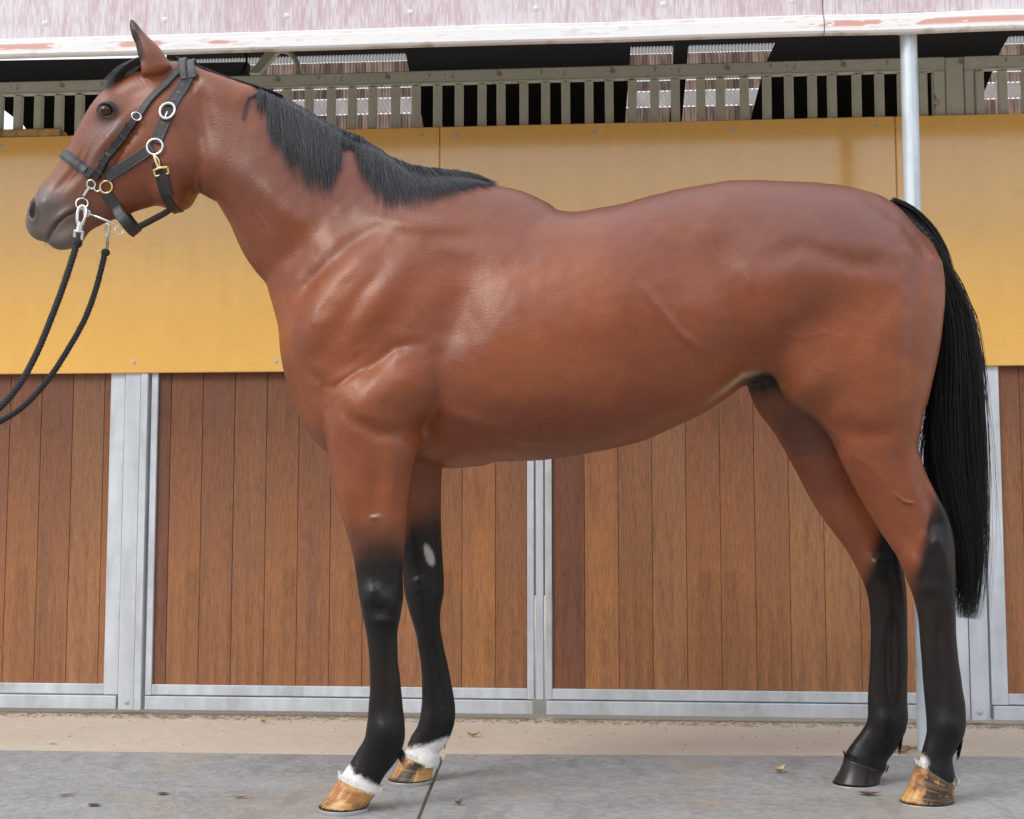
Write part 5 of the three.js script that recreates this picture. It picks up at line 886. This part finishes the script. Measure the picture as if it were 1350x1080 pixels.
{
  const t = thing('headcollar', 'black leather headcollar with pale metal buckle and rings on the head', 'headcollar', HP, YAW);
  part('crown_strap', sideStrap([[-0.9163, 2.0555], [-0.9342, 2.036], [-0.9511, 1.9904], [-0.9692, 1.9401], [-0.9894, 1.8764], [-1.0044, 1.8281]], 0.033, 0.0045), leather, t);
  part('poll_strap', loopStrap([-0.913, 1.99], [-0.25, 1], -120, 48, 0.033, 0.0045, 0.006), leather, t);
  part('cheek_strap', sideStrap([[-1.0138, 1.8149], [-1.0413, 1.7952], [-1.0894, 1.7682], [-1.1498, 1.7359]], 0.031, 0.0045), leather, t);
  part('noseband', loopStrap([-1.203, 1.7515], [-1.2928 - -1.203, 1.8188 - 1.7515], -100, 98, 0.030, 0.005), leather, t);
  part('noseband_padding', loopStrap([-1.203, 1.7515], [-1.2928 - -1.203, 1.8188 - 1.7515], -84, 84, 0.018, 0.0035, 0.007), leather, t);
  const slack = (pts, w, th, mt, nm) => {     // hanging strap: explicit line, outward normal away from the head axis
    const P = [], N = [], W = [], n = 36; for (let i = 0; i <= n; i++) P.push(spl(pts, i / n));
    for (let i = 0; i <= n; i++) { const a = P[Math.max(0, i - 1)], b = P[Math.min(n, i + 1)], t = nrm([b[0] - a[0], b[1] - a[1], b[2] - a[2]]), w0 = nrm([0.76, 0.65, 0]), d = w0[0] * t[0] + w0[1] * t[1], wd = nrm([w0[0] - t[0] * d, w0[1] - t[1] * d, -t[2] * d]); let nn = nrm(cross(t, wd)); if (nn[1] * -0.75 + nn[0] * 0.4 + nn[2] * P[i][2] * 12 < 0) nn = nn.map(v => -v); N.push(nn); W.push(wd); }
    return part(nm, band(P, N, W, w, th), mt, t);
  };
  const near1 = lifted(-1.1568, 1.6956, 0.006), near2 = lifted(-1.1361, 1.6639, 0.006), near3 = lifted(-1.1215, 1.6423, 0.008), mir = p => [p[0], p[1], -p[2]];
  const low = [-1.0935, 1.5997, 0.03], low0 = [-1.0938, 1.5976, 0];
  slack([near1, near2, near3, [-1.1023, 1.6144, 0.052], low, low0, mir(low), [-1.1023, 1.6144, -0.052], mir(near3), mir(near2), mir(near1)], 0.031, 0.0045, leather, 'chin_strap');
  part('throat_strap', loopStrap([-1.0105, 1.7986], [-0.9768 - -1.0105, 1.6621 - 1.7986], -90, 74, 0.026, 0.0045), leatherDark, t);
  const js = [[-0.9598, 1.6889, 0], [-0.9943, 1.6599, 0], [-1.042, 1.6332, 0], [-1.0918, 1.6065, 0]], jn = js.map(() => [-0.45, -0.89, 0]), jw = js.map(() => [0, 0, 1]); const dense = [], dn = [], dw = []; for (let i = 0; i <= 16; i++) { dense.push(spl(js, i / 16)); dn.push(jn[0]); dw.push(jw[0]); }
  part('jaw_strap', band(dense, dn, dw, 0.028, 0.014), leatherDark, t);
  // buckle: oval frame, bar and tongue
  const b = onSkin(-0.9774, 1.9203, 0.011), bk = part('buckle', ringAt(b.p, b.n, 0.0215, 0.0038, 0.92, 1.12, -0.35), steel, t);
  part('tongue', tubeThrough([lifted(-0.9824, 1.9005, 0.011), lifted(-0.9774, 1.9181, 0.010)], 0.0016), steel, bk);
  for (const [x, y] of [[-0.9384, 2.0315], [-0.9475, 2.0098], [-0.9553, 1.9837], [-0.9631, 1.9578], [-0.9826, 1.9093], [-0.9896, 1.8851]]) { const e = onSkin(x, y, 0.0068); part('eyelet', ringAt(e.p, e.n, 0.0032, 0.0011), std({ color: lin(0.30, 0.14, 0.09), metalness: 0.7, roughness: 0.4 }), t); }
  const r1 = onSkin(-1.0063, 1.8149, 0.007); part('ring', ringAt(r1.p, r1.n, 0.0225, 0.0034), steel, t);
  const r2 = onSkin(-1.1535, 1.7118, 0.006); part('ring', ringAt(r2.p, r2.n, 0.016, 0.0030, 1.15, 1, 0.7), brass, t);
  const sn = part('trigger_snap', merge([tubeThrough([lifted(-1.0069, 1.793, 0.009), lifted(-1, 1.7755, 0.011), lifted(-0.9921, 1.7559, 0.011)], 0.0040), tubeThrough([lifted(-1.0047, 1.7909, 0.010), lifted(-0.9914, 1.7755, 0.011), lifted(-0.9878, 1.7581, 0.011)], 0.0022), tubeThrough([lifted(-1.0048, 1.7493, 0.009), lifted(-1.0013, 1.734, 0.009)], 0.0032), tubeThrough([lifted(-0.9696, 1.7559, 0.009), lifted(-0.9671, 1.7406, 0.009)], 0.0032), tubeThrough([lifted(-1.0048, 1.7493, 0.011), lifted(-0.9888, 1.7537, 0.012), lifted(-0.9696, 1.7559, 0.011)], 0.0036)]), brass, t);
  part('snap_bar', tubeThrough([lifted(-1.0013, 1.734, 0.008), lifted(-0.9671, 1.7406, 0.008)], 0.0026), brass, sn);
  part('strap_keeper', sideStrap([[-0.9842, 1.7384], [-0.9761, 1.7122], [-0.9716, 1.6852]], 0.027, 0.006, 0.003, 12), leatherDark, t);
}
{
  const t = thing('bridle', 'thin black leather bit strap with silver bit rings over the cheek', 'bridle', HP, YAW);
  const path = [[-0.9454, 2.0725], [-0.969, 2.0448], [-0.9957, 2.0036], [-1.032, 1.9534], [-1.063, 1.8983], [-1.1146, 1.8318], [-1.1613, 1.7644], [-1.1847, 1.7328]];
  part('cheek_strap', sideStrap(path.slice(0, 6), 0.019, 0.004, 0.004), leather, t);
  part('lower_strap', sideStrap(path.slice(4), 0.021, 0.007, 0.005), leatherDark, t);
  part('poll_strap', loopStrap([-0.9351, 1.99], [-0.2, 1], -120, 55, 0.020, 0.004, 0.008), leather, t);
  for (let i = 0; i < 7; i++) { const q = spl(path.slice(4), 0.12 + i * 0.12), q2 = spl(path.slice(4), 0.12 + i * 0.12 + 0.035); part('keeper', sideStrap([q, q2], 0.025, 0.011, 0.005, 3), i % 2 ? leather : leatherDark, t); }
  const b = onSkin(-1.061, 1.9027, 0.011); part('buckle', ringAt(b.p, b.n, 0.0135, 0.0022, 1.05, 0.8, -0.6), steel, t);
  const z = 0.062;
  const e1 = onSkin(-1.1958, 1.7188, 0.007); part('strap_ring', ringAt(e1.p, e1.n, 0.012, 0.0026), steel, t);
  part('swivel', merge([tubeThrough([lifted(-1.1999, 1.7122, 0.008), lifted(-1.2092, 1.6998, 0.009), lifted(-1.2182, 1.6871, 0.010)], 0.0044), tubeThrough([lifted(-1.1912, 1.71, 0.008), lifted(-1.1797, 1.7003, 0.008), lifted(-1.169, 1.7047, 0.008)], 0.0026)]), steel, t);
  const e2 = lifted(-1.2252, 1.6663, 0.010); part('bit_ring', ringAt(e2, [0.1, 0.1, 1], 0.0165, 0.0026), steel, t);
  const c0 = lifted(-1.2149, 1.6433, 0.010), c1 = [-1.1591, 1.6168, 0.07], c2 = [-1.1242, 1.6039, 0.05];
  part('bit_bar', tubeThrough([c0, c1, c2], 0.0034), steel, t);
  part('bar_ring', ringAt(c0, [0.2, 0, 1], 0.0085, 0.0028), steel, t);
  part('chin_ring', ringAt([-1.1195, 1.5886, 0.05], [0.5, 0.1, 1], 0.0115, 0.0018), steel, t);
}
// ---- two plaited lead ropes, each with its snap
function plait(pts, r, seg) {      // three strands wound round the line, as one geometry
  const c = new THREE.CatmullRomCurve3(pts.map(p => new THREE.Vector3(...p))), L = c.getLength(), fr = c.computeFrenetFrames(seg, false), out = [], tw = L / 0.045 * Math.PI * 2;
  for (let s = 0; s < 4; s++) { const q = []; for (let i = 0; i <= seg; i++) { const u = i / seg, a = s / 4 * Math.PI * 2 + (s % 2 ? 1 : 1) * u * tw, p = c.getPointAt(u); p.addScaledVector(fr.normals[i], Math.cos(a) * r * 0.48).addScaledVector(fr.binormals[i], Math.sin(a) * r * 0.48); q.push(p); } out.push(new THREE.TubeGeometry(new THREE.CatmullRomCurve3(q), seg * 2, r * 0.56, 7)); }
  return merge(out);
}
const ropeMat = std({ color: lin(0.016, 0.0155, 0.018), roughness: 0.75, bumpMap: rep(tex(128, 128, (u, v) => fbm(u * 30, v * 30, 30, 30, 2, 821), false), 20, 4), bumpScale: 0.0006 });
function fuzz(pts, r, n, seed) { const R = rng(seed), out = []; for (let i = 0; i < n; i++) { const a = spl(pts, R()), A = R() * 6.28, l = 0.004 + 0.008 * R(), d = [Math.cos(A), Math.sin(A), (R() - 0.5)]; out.push({ p: [[0, 0.6], [0.5, 1], [1, 1.25]].map(([t, k]) => [a[0] + d[0] * (r * 0.7 + l * t * k), a[1] + d[1] * (r * 0.7 + l * t) - 0.002 * t, a[2] + d[2] * r]), r: 0.0004 }); } return hairGeo(out); }
{
  const t = thing('lead_rope', 'black plaited lead rope on the big silver snap below the mouth', 'lead rope', HP, YAW);
  const A = [[-1.2307, 1.5438, 0.075], [-1.2407, 1.4919, 0.085], [-1.2566, 1.4253, 0.095], [-1.2806, 1.33, 0.115], [-1.3121, 1.2207, 0.14], [-1.3496, 1.1255, 0.17], [-1.4049, 1.0487, 0.2], [-1.4829, 0.981, 0.24], [-1.5933, 0.9381, 0.3]];
  part('rope', plait(A, 0.0092, 150), ropeMat, t); part('rope_fuzz', fuzz(A.slice(0, 8), 0.0105, 260, 5), ropeMat, t).userData.kind = 'stuff';
  const k = new THREE.SphereGeometry(0.0135, 16, 12); k.scale(1, 1.15, 1); k.translate(...[-1.2286, 1.5482, 0.075]); part('rope_knot', k, ropeMat, t);
  const H1 = [[-1.2266, 1.5917, 0.075], [-1.2316, 1.6178, 0.075], [-1.2281, 1.6469, 0.072], [-1.2182, 1.6551, 0.07], [-1.2076, 1.6447, 0.072], [-1.2088, 1.6198, 0.076], [-1.2164, 1.5978, 0.077]];
  const s = part('snap_hook', tubeThrough(H1, 0.0046, 40), steel, t);
  const bd = new THREE.CylinderGeometry(0.0085, 0.0105, 0.030, 16); bd.rotateZ(-0.18); bd.translate(...[-1.2234, 1.5917, 0.075]); part('snap_body', bd, steel, s);
  const sw = tubeThrough([[-1.2361, 1.5851, 0.075], [-1.2376, 1.5634, 0.075]], 0.0042, 6), sw2 = tubeThrough([[-1.2145, 1.5808, 0.075], [-1.217, 1.5547, 0.075]], 0.0042, 6), sw3 = tubeThrough([[-1.237, 1.5808, 0.075], [-1.2242, 1.5823, 0.078], [-1.2145, 1.5786, 0.075]], 0.0042, 8);
  part('swivel_eye', merge([sw, sw2, sw3]), steel, s);
}
{
  const t = thing('lead_rope', 'second black plaited lead rope, on the small snap hanging behind the chin', 'lead rope', HP, YAW);
  const A = [[-1.1645, 1.5314, 0.03], [-1.1715, 1.4865, 0.035], [-1.1854, 1.4199, 0.04], [-1.2083, 1.3349, 0.055], [-1.246, 1.2459, 0.075], [-1.2936, 1.1534, 0.1], [-1.3512, 1.0748, 0.13], [-1.4125, 1.0268, 0.16], [-1.5004, 0.973, 0.2], [-1.6031, 0.939, 0.28]];
  part('rope', plait(A, 0.0082, 150), ropeMat, t); part('rope_fuzz', fuzz(A.slice(0, 9), 0.0098, 300, 6), ropeMat, t).userData.kind = 'stuff';
  const k = new THREE.SphereGeometry(0.0115, 16, 12); k.scale(1.1, 1, 1); k.translate(...[-1.1634, 1.5292, 0.03]); part('rope_knot', k, ropeMat, t);
  const s = part('snap_hook', tubeThrough([[-1.1572, 1.5611, 0.035], [-1.1633, 1.5875, 0.035], [-1.1603, 1.6104, 0.036], [-1.1526, 1.6071, 0.036], [-1.1531, 1.5829, 0.036], [-1.155, 1.5611, 0.035]], 0.0030, 30), steel, t);
  part('snap_body', tubeThrough([[-1.1564, 1.5743, 0.035], [-1.1577, 1.555, 0.033], [-1.1603, 1.5358, 0.03]], 0.0042, 8), std({ color: lin(0.32, 0.27, 0.24), metalness: 0.8, roughness: 0.35 }), s);
}
// ------------------------------------------------------------------ leaves and litter
function leaf(x, z, y, len, wid, turn, curl, col, label) {
  const s = thing('dry_leaf', label, 'leaf', [x, y, z], turn), pos = [], uv = [], idx = [], n = 12, m = 6;
  for (let i = 0; i <= n; i++) for (let j = 0; j <= m; j++) { const t = i / n, k = (j / m - 0.5) * 2, w = wid * Math.sin(Math.PI * Math.pow(t, 0.85)) * (0.9 + 0.1 * Math.sin(t * 30)) + 0.0006; pos.push((t - 0.5) * len, 0.003 + curl * (Math.pow(t - 0.45, 2) * 2.2 + k * k * 0.35 * w / wid), k * w); uv.push(t, j / m); }
  for (let i = 0; i < n; i++) for (let j = 0; j < m; j++) { const a = i * (m + 1) + j; idx.push(a, a + 1, a + m + 2, a, a + m + 2, a + m + 1); }
  const g = new THREE.BufferGeometry(); g.setAttribute('position', new THREE.Float32BufferAttribute(pos, 3)); g.setAttribute('uv', new THREE.Float32BufferAttribute(uv, 2)); g.setIndex(idx); g.computeVertexNormals();
  const mm = std({ map: tex(64, 32, (u, v) => { const vein = sstep(0.05, 0.0, Math.abs(v - 0.5)) * 0.4 + 0.2 * sstep(0.7, 0.9, Math.sin(u * 60 + Math.abs(v - 0.5) * 40)), q = 1 + 0.6 * (fbm(u * 6, v * 4, 6, 4, 3, Math.round(x * 1000)) - 0.5) + vein; return col.map(a => a * q); }), roughness: 0.8, side: THREE.DoubleSide });
  part('blade', g, mm, s); if (len > 0.04 && col[0] > 0.12) part('stalk', new THREE.TubeGeometry(new THREE.CatmullRomCurve3([new THREE.Vector3(len * 0.48, 0.004 + curl * 0.6, 0), new THREE.Vector3(len * 0.56, 0.003, 0.001), new THREE.Vector3(len * 0.62, 0.002, 0.003)]), 6, 0.0008, 5), mm, s);
}
{
  const L = (g, y, ...a) => leaf(g[0], g[1], y, ...a);
  L([0.5081, 1.0283], 0.007, 0.042, 0.014, 0.6, 0.030, [0.50, 0.36, 0.20], 'curled tan leaf on the right mat in front of the far hind hoof');
  L([0.7149, 1.3095], 0.007, 0.062, 0.014, -0.15, 0.012, [0.10, 0.05, 0.035], 'flat dark brown leaf between the two hind hooves');
  L([-1.0167, 1.4519], 0.001, 0.055, 0.006, 0.15, 0.012, [0.36, 0.24, 0.12], 'long tan leaf on the left mat, left of the near fore hoof');
  L([-1.3078, 0.1778], -0.012, 0.035, 0.010, 0.9, 0.022, [0.30, 0.30, 0.09], 'small green yellow leaf on the sand under the left stall front');
  L([-0.4853, 0.4039], -0.012, 0.055, 0.010, -0.4, 0.026, [0.33, 0.25, 0.13], 'dry leaf on the sand right of the far foreleg');
  L([-1.2481, 1.4237], 0.001, 0.036, 0.012, 0.2, 0.003, [0.06, 0.055, 0.05], 'dark bark flake on the left mat, second from the left');
  L([-1.3859, 1.5688], 0.001, 0.038, 0.013, -0.2, 0.003, [0.06, 0.055, 0.05], 'dark bark flake nearest the lower left corner');
  L([-1.509, 1.4623], 0.001, 0.050, 0.006, 0.5, 0.004, [0.09, 0.08, 0.065], 'thin dark twig leaf on the left mat');
  L([-1.925, 0.6466], -0.012, 0.032, 0.009, 0.1, 0.010, [0.55, 0.50, 0.45], 'pale leaf scrap on the sand at far left');
  L([-1.9621, 0.8268], -0.010, 0.035, 0.009, 0.3, 0.010, [0.07, 0.06, 0.05], 'dark scrap at the edge of the left mat');
  L([-0.4046, 1.5105], 0.007, 0.03, 0.010, 1.0, 0.020, [0.10, 0.09, 0.08], 'dark curled scrap on the right mat beside the joint');
}
{
  // straw and dust along the foot of the wall and in the mat joint
  const R = rng(2024), out = [];
  for (let i = 0; i < 2600; i++) {
    const x = -2.7 + 4.6 * R(), dens = fbm(x * 1.3 + 9, 0.5, 64, 2, 3, 91); if (R() > dens * 1.5) continue; const z = 0.03 + 0.085 * Math.pow(R(), 1.6), a = R() * 6.28, l = 0.008 + 0.035 * R() * R(), h = -0.013 + 0.010 * R() * (1 - (z - 0.03) / 0.1);
    out.push({ p: [0, 0.5, 1].map(t => [x + Math.cos(a) * l * (t - 0.5), h + 0.004 * t * (1 - t) * R() + 0.002 * t, z + Math.sin(a) * l * (t - 0.5)]), r: 0.0007 + 0.0008 * R(), tip: 0.6 });
  }
  const c = [0.988, 0.5333]; for (let i = 0; i < 260; i++) { const a = R() * 6.28, q = Math.sqrt(R()) * 0.09, l = 0.01 + 0.03 * R(); const x = c[0] + Math.cos(a) * q * 1.3, z = c[1] + Math.sin(a) * q * 0.8, b = R() * 3.1; out.push({ p: [0, 0.5, 1].map(t => [x + Math.cos(b) * l * (t - 0.5), -0.012 + 0.008 * R() * t, z + Math.sin(b) * l * (t - 0.5)]), r: 0.001, tip: 0.6 }); }
  const m = part('straw_litter', hairGeo(out), std({ color: lin(0.30, 0.205, 0.11), roughness: 0.9 }), scene, 'thin straw and dust along the foot of the stall fronts'); m.userData.kind = 'stuff';
  const pos = [], o2 = []; const gr = new THREE.IcosahedronGeometry(1, 0);
  for (let i = 0; i < 420; i++) { const x = -2.7 + 4.6 * R(), z = 0.03 + 0.75 * Math.pow(R(), 2.6), s = 0.001 + 0.0026 * R() * R(), g = gr.clone(); g.rotateX(R() * 6).rotateY(R() * 6).scale(s * 1.4, s * 0.7, s); g.translate(x, -0.013, z); o2.push(g); }
  const k = part('grit', merge(o2), std({ color: lin(0.28, 0.21, 0.15), roughness: 0.95 }), scene, 'scattered grit and crumbs on the sandy strip'); k.userData.kind = 'stuff';
}
renderer.render(scene, camera);
